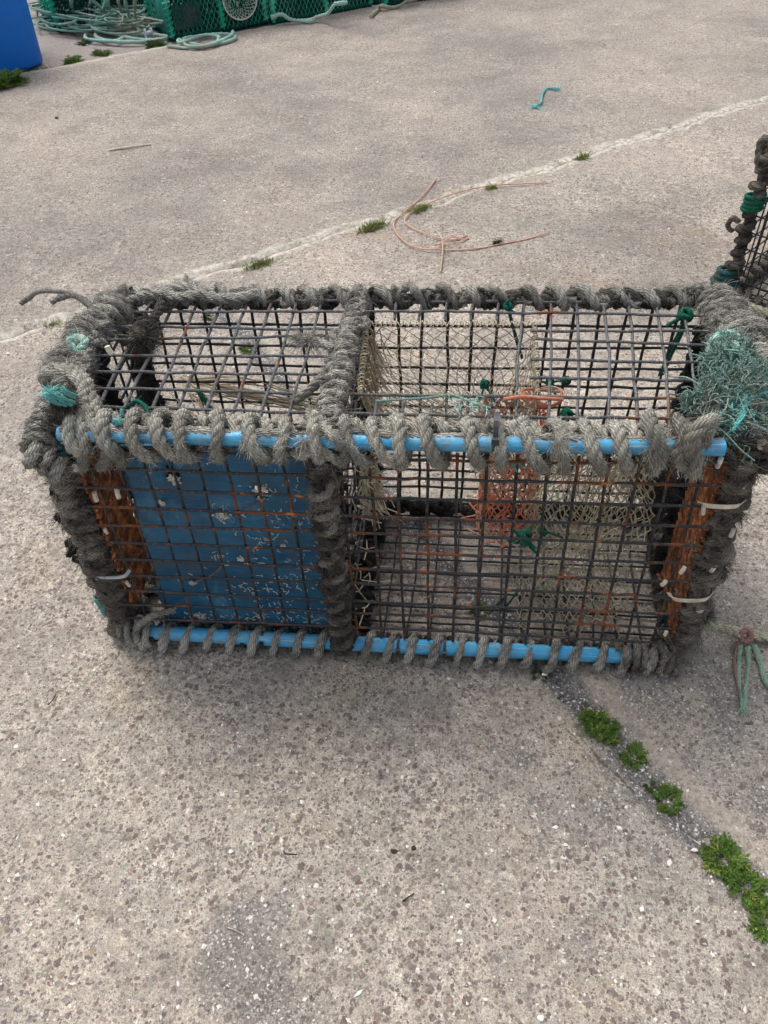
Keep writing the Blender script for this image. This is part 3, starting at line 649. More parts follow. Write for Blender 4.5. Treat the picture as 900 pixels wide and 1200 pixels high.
# blue board behind the front mesh of the left compartment, with three holes worn through it
def board():
    mb = MB(); corners = [aty(140, 522, .008), aty(386, 522, .008), aty(196, 734, .008), aty(386, 746, .008)]
    corners = [np.array(c) for c in corners]; nu, nv = 60, 60
    holes = [(aty(201, 556, .008), .012, .020), (aty(259, 603, .008), .017, .012), (aty(307, 576, .008), .015, .013), (aty(150, 568, .008), .006, .012), (aty(315, 688, .008), .012, .005)]
    def P(a, b, y): 
        p = (corners[0]*(1-a)+corners[1]*a)*(1-b)+(corners[2]*(1-a)+corners[3]*a)*b
        p = p.copy(); p[1] = y+.004*math.sin(a*7)*math.sin(b*4)
        if a in (0, 1): p[0] += .003*math.sin(b*31)
        return p
    idx = {}; V = []; q = []
    def vid(i, j, k): 
        if (i, j, k) not in idx: idx[(i, j, k)] = len(V); V.append(P(i/nu, j/nv, .006+.005*k))
        return idx[(i, j, k)]
    def solid(i, j):
        if not (0 <= i < nu and 0 <= j < nv): return False
        c = P((i+.5)/nu, (j+.5)/nv, .008)
        for h, rx, rz in holes:
            if ((c[0]-h[0])/rx)**2+((c[2]-h[2])/rz)**2 < 1+.35*math.sin(i*1.9+j*2.3): return False
        return True
    for i in range(nu):
        for j in range(nv):
            if not solid(i, j): continue
            q.append((vid(i, j, 0), vid(i, j+1, 0), vid(i+1, j+1, 0), vid(i+1, j, 0))); q.append((vid(i, j, 1), vid(i+1, j, 1), vid(i+1, j+1, 1), vid(i, j+1, 1)))
            for di, dj, e in ((-1, 0, ((i, j), (i, j+1))), (1, 0, ((i+1, j+1), (i+1, j))), (0, -1, ((i+1, j), (i, j))), (0, 1, ((i, j+1), (i+1, j+1)))):
                if not solid(i+di, j+dj): q.append((vid(*e[0], 0), vid(*e[0], 1), vid(*e[1], 1), vid(*e[1], 0)))
    mb.add(np.array(V), q); b = under(mb.build('blue_board', M['board']), CR)
    # chalky worm tubes growing on it
    mw = MB()
    cl = [(rng.beta(3.2, 1.2), rng.beta(1.8, 1.3)) for _ in range(26)]
    for k_ in range(420):
        ca = cl[rng.integers(0, 26)]; a = min(.99, max(.02, ca[0]+rng.normal(0, .05))); bb = min(.98, max(.03, ca[1]+rng.normal(0, .035)))
        if rng.random() < .2: a, bb = rng.beta(2, 1.3), rng.random()
        if rng.random() < .3: a, bb = rng.random(), rng.uniform(.88, .99)
        c = P(a, bb, .0045); th = rng.random()*6.28; L = rng.uniform(.002, .0075); pts = [c]; 
        for s_ in range(5): th += rng.normal(0, .8); pts.append(pts[-1]+np.array([math.cos(th)*L*.4, rng.normal(0, .0003), math.sin(th)*L*.4]))
        tube(mw, np.array(pts), rng.uniform(.0005, .0011), 4)
    w_ = mw.build('worm_tube', M['worm']); w_['kind'] = 'stuff'; w_.parent = b; w_.matrix_parent_inverse = Matrix()
    # white crusts
    for (u, v, s_) in ((307, 575, .016), (259, 604, .016), (203, 562, .010), (332, 640, .004), (282, 655, .006), (236, 722, .010), (306, 722, .008), (225, 683, .006), (190, 590, .004)):
        mc = MB()
        for k_ in range(46):
            c = aty(u, v, .003)+np.array([rng.normal(0, s_*.5), 0, rng.normal(0, s_*.5)]); 
            box(mc, c, rng.uniform(.001, .0045, 3)*np.array([1, .4, 1]), rot=np.array([[math.cos(k_), 0, math.sin(k_)], [0, 1, 0], [-math.sin(k_), 0, math.cos(k_)]]))
        w_ = mc.build('shell_crust', M['white_plastic'], smooth=False); w_.parent = b; w_.matrix_parent_inverse = Matrix()
board()
# thin line threaded through the board holes
mb = MB(); tube(mb, smoothpath([aty(272, 607, .001), aty(290, 596, -.002), aty(303, 588, .0), aty(309, 578, .006)], .004), .0016, 6)
part(mb, 'twine_loop', M['rope_mid']); mb = MB(); tube(mb, smoothpath([aty(228, 682, .001), aty(244, 676, -.002), aty(256, 668, .0), aty(262, 660, .006)], .004), .0019, 6); part(mb, 'twine_loop', M['rope_mid'])

# ---- netting
cO = [at(430, 383, .531), at(626, 383, .531), at(422, 466, .531), at(630, 466, .531)]
def ropening(a, b): return (cO[0]*(1-a)+cO[1]*a)*(1-b)+(cO[2]*(1-a)+cO[3]*a)*b
EYE = np.array([.745, .235, .375]); ER = .062
def per(u):       # walk round the opening
    u = (u % 1)*4; k_ = int(u); f = u-k_
    return [lambda: ropening(f, 0), lambda: ropening(1, f), lambda: ropening(1-f, 1), lambda: ropening(0, 1-f)][k_]()
def ring(u, c, r, tilt=.5):
    a = u*2*math.pi-math.pi*.75-math.pi*.0
    return c+np.array([math.cos(a)*r*math.cos(tilt)*-1*-1, -math.sin(a)*r, math.cos(a)*r*math.sin(tilt)*-1])
def funnel(u, t):
    p = per(u); a = u*2*math.pi-math.pi*1.25
    e = EYE+np.array([math.cos(-a)*ER*.8, math.sin(-a)*ER, math.cos(-a)*ER*-.35])
    k_ = t**1.9; q = p*(1-k_)+e*k_; q = q.copy(); q[2] = p[2]*(1-t)+e[2]*t
    return q
mb = MB(); net(mb, funnel, 40, 12, .0010, .0)
part(mb, 'net_funnel', M['net_beige'])
mb = MB()   # thread lacing the net to the bars round the opening
for e in range(4):
    a, b = per(e/4+1e-4), per(e/4+.2499); P = helix(a+np.array([0, 0, .006]), b+np.array([0, 0, .006]), .0045, .0045, .010, 0, .25); tube(mb, smoothpath(P, .003), .0011, 5)
for k_ in range(70):
    t = rng.random(); p = ropening(rng.normal(.02, .02), t); tube(mb, np.array([p, p+np.array([.004, .004, -.03]), p+np.array([.02, .0, -.075])+rng.normal(0, .008, 3)]), .0011, 4)
part(mb, 'net_lacing', M['twine_beige'])
def oran(u, t):
    a = u*2*math.pi; r_ = ER*(1.02-.10*math.sin(t*3)); c = EYE+np.array([.0+.006*t, -.03*t, .03-.25*t])
    return c+np.array([math.cos(a)*r_*.95, math.sin(a)*r_*.9, .010*math.sin(3*a)])
mb = MB(); net(mb, oran, 17, 16, .0018, .1, jit=.25); net(mb, lambda u, t: oran(u+.03, t*.95)+np.array([.004, -.004, .004]), 15, 14, .0016, .1, jit=.3)
for k_ in range(60):
    p = oran(rng.random(), .9+.15*rng.random()); tube(mb, smoothpath([p, p+rng.normal(0, .008, 3), p+rng.normal(0, .014, 3)], .003), .0015, 4)
part(mb, 'orange_net_eye', M['net_orange'])
mb = MB(); c = at(637, 464, .50)   # orange hoop twine under the top mesh
for k_ in range(3):
    P = [c+np.array([math.cos(a)*.030*(1+.1*k_), math.sin(a)*.022, .006*math.sin(a*2+k_)]) for a in np.linspace(0, 6.283, 16)]; tube(mb, smoothpath(P, .003), .0018, 6)
tube(mb, smoothpath([at(590, 468, .545), at(612, 465, .546), at(640, 467, .545), at(660, 468, .54)], .004), .0032, 6)
part(mb, 'orange_twine', M['net_orange'])
# wide olive net of the inner parlour hanging to the base
nA = [np.array(p) for p in ((.80, .045, .475), (.965, .035, .475), (.775, .15, .035), (.985, .10, .035))]
def curt(a, b):
    p = (nA[0]*(1-a)+nA[1]*a)*(1-b)+(nA[2]*(1-a)+nA[3]*a)*b; p = p.copy()
    p[1] += .035*math.sin(a*9+b*3)*(.5+b)*.6; p[0] += .012*math.sin(b*11+a*4); p[2] = max(.012, p[2]); return p
mb = MB(); net(mb, curt, 17, 26, .0012, .05, jit=.15); net(mb, lambda a, b: curt(a, b)*np.array([1, 1, 1])+np.array([.01, .02+.06*b, 0]), 13, 20, .0011, .05, jit=.2)
def drap(a, b): 
    p = np.array([.78+.20*a, .03+.16*b, .014+.05*math.sin(a*6)**2*(1-b)]); return p
net(mb, drap, 13, 11, .0012, .0, jit=.25)
part(mb, 'parlour_net', M['net_olive'])
mb = MB()   # bunched edge of that net under the top pipe
for k_ in range(160):
    s_ = rng.random(); p = aty(560+200*s_+rng.normal(0, 6), 535+rng.normal(0, 5), .02+rng.normal(0, .01)); d = np.array([rng.normal(0, .01), abs(rng.normal(0, .01)), -rng.uniform(.01, .03)])
    tube(mb, np.array([p, p+d*.5+rng.normal(0, .005, 3), p+d]), .0010, 4)
for k_ in range(140):
    p = aty(420+rng.random()*25, 535+rng.random()*60, .04+rng.normal(0, .03)); d = np.array([rng.normal(0.01, .01), rng.normal(0, .01), -rng.uniform(.01, .05)])
    tube(mb, np.array([p, p+d*.5+rng.normal(0, .005, 3), p+d]), .0010, 4)
part(mb, 'bunched_net', M['net_olive'])
# bundle of pale twine lying in the left compartment
mb = MB()
for k_ in range(30):
    a = at(222+rng.normal(0, 6), 447+rng.normal(0, 6), .30); b = at(375+rng.normal(0, 10), 478+rng.normal(0, 8), .34)
    mid_ = (a+b)/2+rng.normal(0, .012, 3); tube(mb, smoothpath([a, mid_, b], .01), .0013, 5)
for k_ in range(14):
    a = at(215+rng.normal(0, 10), 445+rng.normal(0, 8), .30); b = at(262+rng.normal(0, 12), 505+rng.normal(0, 8), .34); tube(mb, smoothpath([a, (a+b)/2+rng.normal(0, .008, 3), b], .01), .0013, 5)
part(mb, 'twine_bundle', M['twine_beige'])
mb = MB(); rope(mb, [tri(.16, .72, .62), tri(.27, .7, .56), tri(.40, .62, .53)], .006, fuzz=400); rope(mb, [tri(.2, .62, .5), tri(.3, .6, .45), tri(.40, .6, .42)], .005, fuzz=400)
part(mb, 'bait_cord', M['rope_black'])

# ---- ties, knots, clumps
def strap(P, wdt, th, mat, name='cable_tie', nrm=(0, -1, 0)):
    P = smoothpath(P, .004); mb = MB(); T, N, B = frames(P); nn = np.asarray(nrm, float); V = []
    for p, t in zip(P, T):
        s = np.cross(t, nn); s /= np.linalg.norm(s)+1e-9; o_ = np.cross(s, t)
        V += [p+s*wdt/2+o_*th/2, p-s*wdt/2+o_*th/2, p-s*wdt/2-o_*th/2, p+s*wdt/2-o_*th/2]
    q = []
    for i in range(len(P)-1):
        for j in range(4): q.append((i*4+j, i*4+(j+1) % 4, i*4+4+(j+1) % 4, i*4+4+j))
    q += [(0, 3, 2, 1), tuple(4*(len(P)-1)+k_ for k_ in range(4))]
    mb.add(np.array(V), q); return mb
def tie(pts, wdt, mat, y=-.045): 
    mb = strap([aty(u, v, yy) for u, v, yy in pts], wdt, .0018, mat); return under(mb.build('cable_tie', mat, smooth=False), CR)
tie([(107, 670, -.03), (116, 676, -.042), (132, 677, -.044), (146, 675, -.042), (152, 668, -.03)], .0065, M['zip_grey'])
tie([(820, 588, -.03), (826, 592, -.042), (845, 594, -.044), (864, 593, -.040), (873, 587, -.02)], .0075, M['zip_white'])
tie([(783, 694, -.02), (790, 702, -.040), (810, 704, -.044), (828, 702, -.040), (835, 694, -.02)], .0075, M['zip_white'])
tie([(783, 694, -.02), (776, 684, -.025), (771, 672, -.02)], .004, M['rust'])
for (u, v, w_, h_) in ((138, 578, .012, .020), (112, 582, .011, .018), (124, 622, .010, .012), (824, 598, .010, .016), (843, 520+22, .012, .018), (858, 624, .011, .016), (800, 668, .010, .015), (836, 665, .010, .018), (778, 683, .010, .012), (780, 742, .010, .011), (870, 574, .010, .012), (820, 714, .018, .007), (150, 684, .010, .012), (128, 350+60, .01, .012)):
    c = aty(u, v, -.032); a = rng.normal(0, .25); rot = np.array([[math.cos(a), 0, math.sin(a)], [0, 1, 0], [-math.sin(a), 0, math.cos(a)]])
    mb = MB(); P = c+np.array([[0, 0, -h_/2], [0, -.001, 0], [0, 0, h_/2]])@rot.T; tube(mb, resample(P, .003), w_*.38*rng.uniform(.8, 1.1), 7); part(mb, 'plastic_scrap', M['white_plastic'])
def blacktie(u, v, yc, r, w_=.005, tilt=0.):
    c = aty(u, v, yc); P = [c+np.array([tilt*math.sin(a), -math.cos(a)*r, math.sin(a)*r*1.1]) for a in np.linspace(0, 6.283, 22)]
    mb = MB(); P = np.array(P); V = []; 
    for p in P:
        o_ = (p-c); o_[0] = 0; o_ /= np.linalg.norm(o_)
        for dx, dr in ((-w_/2, 0), (w_/2, 0), (w_/2, -.0016), (-w_/2, -.0016)): V.append(p+np.array([dx, 0, 0])+o_*dr)
    q = [(i*4+j, i*4+(j+1) % 4, i*4+4+(j+1) % 4, i*4+4+j) for i in range(len(P)-1) for j in range(4)]
    mb.add(np.array(V), q); box(mb, c+np.array([0, -r-.002, .006]), (w_*1.5, .006, .010)); under(mb.build('cable_tie', M['zip_black'], smooth=False), CR)
blacktie(368, 514, -.028, .0165, .008); blacktie(580, 506, -.020, .027, .0075)
for (u, v) in ((182, 742), (309, 748), (287, 749), (467, 756), (521, 759)): blacktie(u, v, -.027, .0165, .0055)

def knot(c, r, R_, mat, name='twine_knot', n=3, tails=4, tl=.03, fz=0):
    mb = MB(); c = np.asarray(c)
    for k_ in range(n):
        ax = rng.normal(size=3); ax /= np.linalg.norm(ax); u_ = np.cross(ax, [0.1, .3, 1]); u_ /= np.linalg.norm(u_); v_ = np.cross(ax, u_)
        rope(mb, [c+(u_*math.cos(a)+v_*math.sin(a))*R_+ax*.3*R_*math.sin(2*a) for a in np.linspace(0, 6.0, 9)], r, fuzz=fz, fl=.006, k=5)
    for k_ in range(tails):
        d = rng.normal(size=3); d /= np.linalg.norm(d); d[2] -= .3; rope(mb, [c, c+d*tl*.5, c+d*tl+rng.normal(0, .004, 3)], r*.7, fuzz=fz, k=5)
    return part(mb, name, mat)
knot(at(595, 359, .545), .0032, .006, M['rope_green'], tails=2); knot(at(804, 369, .545), .0038, .010, M['rope_green'], tails=3)
mb = MB(); rope(mb, [at(596, 362, .54), at(603, 390, .50), at(612, 420, .44)], .0035, fuzz=200, k=5); part(mb, 'green_twine', M['rope_green']); mb = MB(); rope(mb, [at(802, 372, .54), at(796, 395, .50), at(776, 438, .40)], .0042, fuzz=200, k=5); rope(mb, [at(805, 372, .54), at(790, 400, .47), at(772, 440, .36)], .0028, fuzz=200, k=5)
part(mb, 'green_twine', M['rope_green']); mb = MB(); rope(mb, [aty(592, 700, .12), aty(577, 715, .10), aty(575, 735, .06), aty(586, 752, .02)], .0026, fuzz=100, k=5)
part(mb, 'green_twine', M['rope_green']); mb = MB(); rope(mb, [aty(563, 716, .10), aty(590, 712, .10), aty(606, 694, .1)], .0022, fuzz=100, k=5)
part(mb, 'green_twine', M['rope_green'])
knot(aty(615, 630, .05), .0042, .011, M['rope_green'], tails=6, n=4); knot(aty(636, 622, .06), .003, .007, M['rope_green'], tails=3)
knot(at(568, 450, .50), .0028, .007, M['rope_green'], tails=2); knot(at(645, 448, .47), .003, .007, M['rope_green'], tails=2); knot(at(664, 446, .47), .003, .006, M['rope_green'], tails=1); knot(at(664, 486, .50), .003, .009, M['rope_green'], tails=2)
knot(aty(608, 545, -.02), .0022, .009, M['rope_tq'], tails=1, n=2)
mb = MB()
for k_ in range(26):
    c = aty(768+rng.random()*38, 722+rng.normal(0, 10), -.005+rng.random()*.02); tube(mb, smoothpath([c, c+np.array([0, .004, .012]), c+np.array([rng.normal(0, .005), 0, .026])], .004), .0016, 4)
part(mb, 'teal_twine', M['rope_teal'])
knot(aty(140, 345+150, -.02), .0032, .008, M['rope_tq_bright'], tails=3)
mb = MB(); rope(mb, [at(145, 480, .545), at(160, 470, .55), at(172, 478, .55), at(174, 490, .545)], .0035, fuzz=200, k=5); part(mb, 'green_twine', M['rope_green']); mb = MB(); rope(mb, [at(123, 360, .53), at(136, 374, .50), at(140, 400, .42)], .005, fuzz=100); part(mb, 'green_twine', M['rope_green']); mb = MB(); rope(mb, [tri(.13, .75, .75), tri(.17, .66, .66), tri(.20, .6, .55)], .0048, fuzz=100)
part(mb, 'green_twine', M['rope_green'])
mb = MB(); tube(mb, smoothpath([at(440, 470, .548), at(500, 466, .552), at(530, 463, .552), at(560, 474, .548), at(575, 478, .545)], .004), .0022, 5)
for k_ in range(70):
    a = at(545+rng.normal(0, 16), 474+rng.normal(0, 5), .548); hairs(mb, a[None], rng.normal(size=(1, 3)), .022, .0009)
part(mb, 'turquoise_thread', M['rope_tq'])

# frayed turquoise bunch at the right front corner
mb = MB(); c0 = at(856, 452, .56)
rope(mb, [at(834, 414, .56), at(838, 398, .578), at(852, 393, .585), at(866, 400, .575), at(874, 418, .57)], .0085, fuzz=3000, fl=.012)
rope(mb, [at(846, 420, .575), at(853, 405, .590), at(866, 410, .59), at(872, 428, .58), at(880, 448, .57)], .0085, fuzz=3000, fl=.014)
part(mb, 'turquoise_rope_bight', M['rope_tq'])
mb = MB()
def curls(mb, c, R_, n, L, r=.0008):
    for _ in range(n):
        d = rng.normal(size=3); d /= np.linalg.norm(d); p = np.asarray(c)+d*R_*rng.random()**.6; P = [p]; d = d+rng.normal(0, .6, 3)
        for s_ in range(6): d = d+rng.normal(0, .75, 3)-np.array([0, 0, .12]); d /= np.linalg.norm(d); P.append(P[-1]+d*L/6*rng.uniform(.6, 1.3))
        tube(mb, smoothpath(P, L/9), r*rng.uniform(.7, 1.3), 4, cap=False)
for (u, v, z, R_, n_, fl) in ((852, 406, .582, .013, 700, .022), (846, 420, .580, .014, 700, .026), (868, 412, .58, .012, 500, .024), (852, 432, .565, .018, 900, .030), (862, 452, .565, .024, 1500, .036), (846, 470, .555, .020, 1000, .034), (872, 475, .55, .024, 1300, .036), (885, 440, .56, .014, 500, .030), (832, 478, .555, .012, 500, .030), (862, 498, .545, .018, 900, .032), (880, 500, .54, .014, 600, .03), (815, 468, .555, .006, 260, .026), (868, 520, .53, .012, 350, .026)):
    clump(mb, at(u, v, z), R_*.9, int(n_*.35), fl*.55, .0007); curls(mb, at(u, v, z), R_*.95, int(n_*.42), fl*1.5)
for k_ in range(90):
    a = at(850+rng.normal(0, 14), 450+rng.normal(0, 20), .57); d = rng.normal(0, .02, 3)+np.array([.0, -.012, -.012]); tube(mb, smoothpath([a, a+d*.7+np.array([0, 0, .006]), a+d*1.4+rng.normal(0, .006, 3), a+d*2.+rng.normal(0, .008, 3)], .005), .0013, 4)
part(mb, 'frayed_turquoise_rope', M['rope_tq'])
mb = MB()
for (pts) in (((862, 470), (880, 455), (912, 440)), ((858, 474), (882, 466), (915, 455)), ((866, 458), (872, 480), (860, 500)), ((850, 440), (868, 455), (874, 470))):
    for k_ in range(4): rope(mb, [at(u+rng.normal(0, 2), v+rng.normal(0, 2), .572+.004*i) for i, (u, v) in enumerate(pts)], .0020, fuzz=300, k=4)
for k_ in range(60):
    a = at(866+rng.normal(0, 12), 466+rng.normal(0, 12), .575); hairs(mb, a[None], rng.normal(size=(1, 3)), rng.uniform(.015, .04), .0011)
part(mb, 'turquoise_strands', M['rope_tq_bright'])
# pale tan frayed loop beside it
mb = MB(); rope(mb, [at(868, 444, .55), at(885, 436, .56), at(903, 452, .55), at(895, 470, .545)], .009, fuzz=2500, fl=.014); clump(mb, at(893, 462, .555), .014, 420, .022, .0008)
part(mb, 'tan_rope_loop', M['twine_beige'])
# heavy loops of the right and left front corners
mb = MB()
rope(mb, [aty(792, 488, -.01), aty(800, 512, -.045), aty(795, 538, -.045), aty(812, 548, -.02), aty(826, 520, -.03), aty(832, 498, -.02)], .0090, fuzz=5200, fl=.009)
rope(mb, [aty(838, 490, .0), aty(820, 500, -.045), aty(806, 522, -.05), aty(802, 545, -.03)], .0090, fuzz=5200, fl=.009)
rope(mb, [aty(760, 484, .0), aty(764, 505, -.045), aty(777, 532, -.047), aty(772, 545, -.02)], .0092, fuzz=2600, fl=.010)
part(mb, 'corner_loops', M['rope_grey'])
mb = MB()
rope(mb, helix(aty(842, 540, .0), aty(896, 505, .04), .026, .026, .024, 0, .25), .0095, fuzz=2500, fl=.013)
rope(mb, helix(aty(880, 545, .0), aty(888, 500, .02), .024, .024, .022, 0, .25), .0095, fuzz=2500, fl=.013)
part(mb, 'corner_lashing', M['rope_dark'])
mb = MB()
rope(mb, [at(60, 418, .55), at(95, 440, .565), at(107, 466, .562), at(115, 500, .55), aty(128, 528, -.045), aty(118, 548, -.03)], .0095, fuzz=5200, fl=.009)
rope(mb, [at(50, 430, .55), at(80, 436, .57), at(98, 455, .57), at(96, 485, .56), aty(98, 520, -.046), aty(96, 548, -.03)], .0098, fuzz=5200, fl=.009)
rope(mb, [at(104, 478, .565), aty(112, 505, -.04), aty(138, 530, -.046), aty(142, 545, -.03)], .0090, fuzz=5200, fl=.009)
part(mb, 'corner_loops', M['rope_grey'])
mb = MB(); q0 = TFL+np.array([-.012, .0, -.01])
rope(mb, helix(q0+np.array([-.004, .06, .005]), q0+np.array([-.004, -.022, -.012]), .026, .028, .019, 0, .12), .0092, fuzz=3000, fl=.010)
rope(mb, helix(q0+np.array([-.012, -.02, -.01]), q0+np.array([.03, -.03, -.05]), .020, .020, .02, 0, .2), .0090, fuzz=3000, fl=.012)
part(mb, 'corner_lashing', M['rope_mid'])
mb = MB()
for k_, (u, v, y, R_, n_) in enumerate(((75, 470, .0, .018, 1300), (62, 500, -.01, .018, 1300), (85, 545, -.01, .020, 1000), (100, 600, -.005, .016, 800), (120, 640, -.01, .014, 700), (135, 700, -.01, .014, 700), (150, 725, -.02, .013, 600))): clump(mb, aty(u, v, y), R_, n_, .014, .0008)
for k_, (u, v, y, R_, n_) in enumerate(((878, 545, .0, .018, 900), (860, 600, -.005, .014, 700), (845, 660, -.005, .014, 700), (825, 720, -.005, .014, 700), (800, 750, .0, .016, 700))): clump(mb, aty(u, v, y), R_, n_, .014, .0008)
part(mb, 'rope_fluff', M['rope_dark'])
mb = MB()
for (u, v, y) in ((68, 560, -.005), (75, 605, .0), (82, 585, .0), (90, 640, .0), (105, 655, .0), (60, 545, .0)):
    c = aty(u, v, y); clump(mb, c, .010, 420, .016, .0010)
    for k_ in range(3): rope(mb, [c+rng.normal(0, .006, 3), c+rng.normal(0, .010, 3)+np.array([-.006, 0, 0]), c+rng.normal(0, .006, 3)], .0065, fuzz=800, fl=.010)
part(mb, 'blackened_rope_tufts', M['rope_black'])
mb = MB(); clump(mb, aty(60, 461, -.02), .008, 160, .011, .0011, flat=(1.2, .6, 1)); 
for k_ in range(16): c = aty(50+rng.random()*24, 452+rng.random()*16, -.028); tube(mb, smoothpath([c, c+np.array([.008, -.006, -.004]), c+np.array([.018, -.002, -.014])], .004), .0015, 4)
part(mb, 'turquoise_twine_tuft', M['rope_tq_bright'])
mb = MB(); rope(mb, [at(76, 408, .56), at(88, 397, .57), at(100, 400, .57), at(90, 412, .565), at(82, 405, .575)], .0068, fuzz=1500, fl=.010); clump(mb, at(89, 404, .565), .010, 200, .018, .0009); part(mb, 'turquoise_rope_knot', M['rope_tq'])
knot(aty(70, 525, -.03), .0055, .014, M['rope_teal'], 'teal_rope_knot', n=4, tails=3, fz=600)
mb = MB(); tube(mb, smoothpath(helix(aty(115, 698, -.02), aty(126, 718, -.02), .009, .009, .0042, 0, .05, up=(0, 1, 0)), .002), .0021, 5); part(mb, 'turquoise_whipping', M['rope_tq_bright'])
# rope end knotted on the top mesh at the left, and the loose ends over the back corner
mb = MB(); rope(mb, [at(210, 340, .55), at(192, 345, .565), at(187, 362, .56), at(176, 378, .56), at(165, 392, .56)], .0085, fuzz=2200, fl=.011); rope(mb, helix(at(175, 380, .555), at(160, 405, .555), .013, .011, .015, 0, .2), .0080, fuzz=2600, fl=.012)
clump(mb, at(168, 398, .553), .020, 1500, .020, .0008); part(mb, 'frayed_rope_knot', M['rope_dark'])
mb = MB(); rope(mb, [at(190, 345, .56), at(215, 338, .57), at(240, 346, .565), at(265, 350, .56), at(300, 345, .555)], .0105, fuzz=2600, fl=.010); rope(mb, [at(150, 352, .555), at(185, 345, .57), at(215, 348, .568), at(250, 342, .565)], .0090, fuzz=2400, fl=.010); part(mb, 'back_corner_loops', M['rope_mid'])
mb = MB(); rope(mb, [at(108, 362, .55), at(88, 346, .565), at(64, 341, .57), at(45, 342, .565), at(34, 349, .55), at(24, 356, .54)], .0046, fuzz=700, fl=.007)
rope(mb, [at(112, 366, .55), at(100, 352, .56), at(84, 346, .565), at(70, 349, .56), at(60, 354, .555)], .0060, fuzz=1000, fl=.008); part(mb, 'loose_rope_end', M['rope_mid'])
mb = MB(); rope(mb, helix(at(150, 352, .55), at(95, 395, .55), .023, .023, .022, 0, .25), .0078, fuzz=4800, fl=.013); rope(mb, helix(at(100, 385, .55), at(60, 450, .55), .020, .018, .021, 0, .2), .0082, fuzz=4800, fl=.013); part(mb, 'edge_lashing', M['rope_mid'])
mb = MB(); rope(mb, helix(at(838, 350, .55), at(878, 400, .552), .027, .022, .020, 0, .2), .0080, fuzz=4800, fl=.013); rope(mb, helix(at(868, 385, .55), at(896, 440, .55), .022, .020, .021, 0, .2), .0082, fuzz=4800, fl=.013)
clump(mb, at(810, 346, .55), .014, 500, .014, .0008); part(mb, 'edge_lashing', M['rope_mid'])
mb = MB(); P = [at(330, 398, .54), at(350, 396, .55), at(372, 400, .552), at(392, 408, .552)]; clump(mb, at(362, 398, .55), .014, 700, .022, .0008, flat=(1.6, .8, .5)); rope(mb, P[1:], .0075, fuzz=2500, fl=.012); rope(mb, [at(345, 470, .545), at(365, 455, .555), at(380, 440, .555)], .0075, fuzz=2500, fl=.016); part(mb, 'frayed_rope_end', M['rope_mid'])
mb = MB(); rope(mb, [at(362, 484, .555), at(376, 496, .560), aty(392, 512, -.047), aty(404, 530, -.045), aty(400, 545, -.03)], .0098, fuzz=2400, fl=.009); rope(mb, [aty(398, 540, -.04), aty(372, 528, -.046), aty(352, 535, -.046), aty(345, 528, -.035)], .0078, fuzz=2400, fl=.010); part(mb, 'divider_loop', M['rope_grey'])
# rope tail running off to the right with unlaid strands
def tq(u, v, z=.0): p = at(u, v, z); p[2] = max(z, gz(p[0], p[1])+z); return p
mb = MB(); rope(mb, [at(796, 752, .075), at(810, 738, .085), at(826, 733, .075), at(845, 736, .05), at(868, 742, .024), at(890, 746, .014), at(925, 752, .012), at(960, 770, .011)], .0112, fuzz=900, fl=.008, lay=6.); part(mb, 'rope_tail', M['rope_tail'])
mb = MB(); rope(mb, [at(868, 742, .034), at(876, 738, .038), at(880, 746, .028), at(872, 752, .02), at(866, 744, .034)], .0058, fuzz=700, fl=.010)
part(mb, 'rope_tail_whipping', M['rope_pink'])
for pts, mt in ((((868, 756), (866, 775), (866, 800), (871, 832)), 'rope_palegreen'), (((876, 758), (877, 780), (874, 805), (873, 830)), 'rope_palegreen'), (((884, 756), (890, 775), (896, 795), (906, 812)), 'rope_palegreen'), (((864, 752), (861, 772), (862, 788), (867, 808)), 'rope_pink')):
    mb = MB(); rope(mb, [at(u, v, .006) if i else at(u, v, .018) for i, (u, v) in enumerate(pts)], .0044 if mt != 'rope_pink' else .003, fuzz=600, fl=.006, lay=9); 
    c = at(*pts[-1], .005); n_ = 60; hairs(mb, c+rng.normal(0, .003, (n_, 3))*np.array([1, 1, .2]), rng.normal(0, .4, (n_, 3))+np.array([0, -1, 0]), .012, .0007, 0, .3)
    part(mb, 'unlaid_strand', M[mt])
mb = MB(); rope(mb, [tri(.92, .5, .3)+rng.normal(0, .02, 3) for _ in range(5)], .008, fuzz=1500, fl=.015)
for k_ in range(3): clump(mb, tri(.93, .35+.2*k_, .6-.1*k_), .03, 600, .03, .001); clump(mb, tri(.06, .55+.15*k_, .75-.2*k_), .03, 600, .03, .001)
part(mb, 'blackened_rope_tufts', M['rope_black'])

# ------------------------------------------------------------------ second creel at the right edge
O2 = np.array([1.468, 1.372, 0.]); ex = np.array([.75, -.66, 0]); ey = np.array([.66, .75, 0]); H2 = .45; L2, D2 = .85, .46
C2 = empty('lobster_creel', tuple(O2), 'dark rope-lashed creel at the right edge, turquoise rope on its near corner post', 'creel', 'lobster creels')
def t2(s, t, h): return O2+ex*s*L2+ey*t*D2+np.array([0, 0, .02+h*H2])
def part2(mb, name, mat): return under(mb.build(name, mat), C2)
def heavy2(a, b, r, semi, pitch, mat, up=(0, 0, 1), name='edge_lashing'):
    mb = MB(); rope(mb, resample(np.array([a, b]), .04), semi*.8, fuzz=100); rope(mb, helix(a, b, semi, semi, pitch, 0, .2, up=up), r, fuzz=500, fl=.012); return part2(mb, name, mat)
def panel2(F, nu, nv, name, off):
    mb = MB()
    for i in range(nu+1): tube(mb, np.array([F(i/nu, b) for b in (0, .5, 1)]), .0025, 5)
    for j in range(nv+1): tube(mb, np.array([F(a, j/nv)+off for a in (0, .5, 1)]), .0025, 5)
    return part2(mb, name, M['wire_dark'])
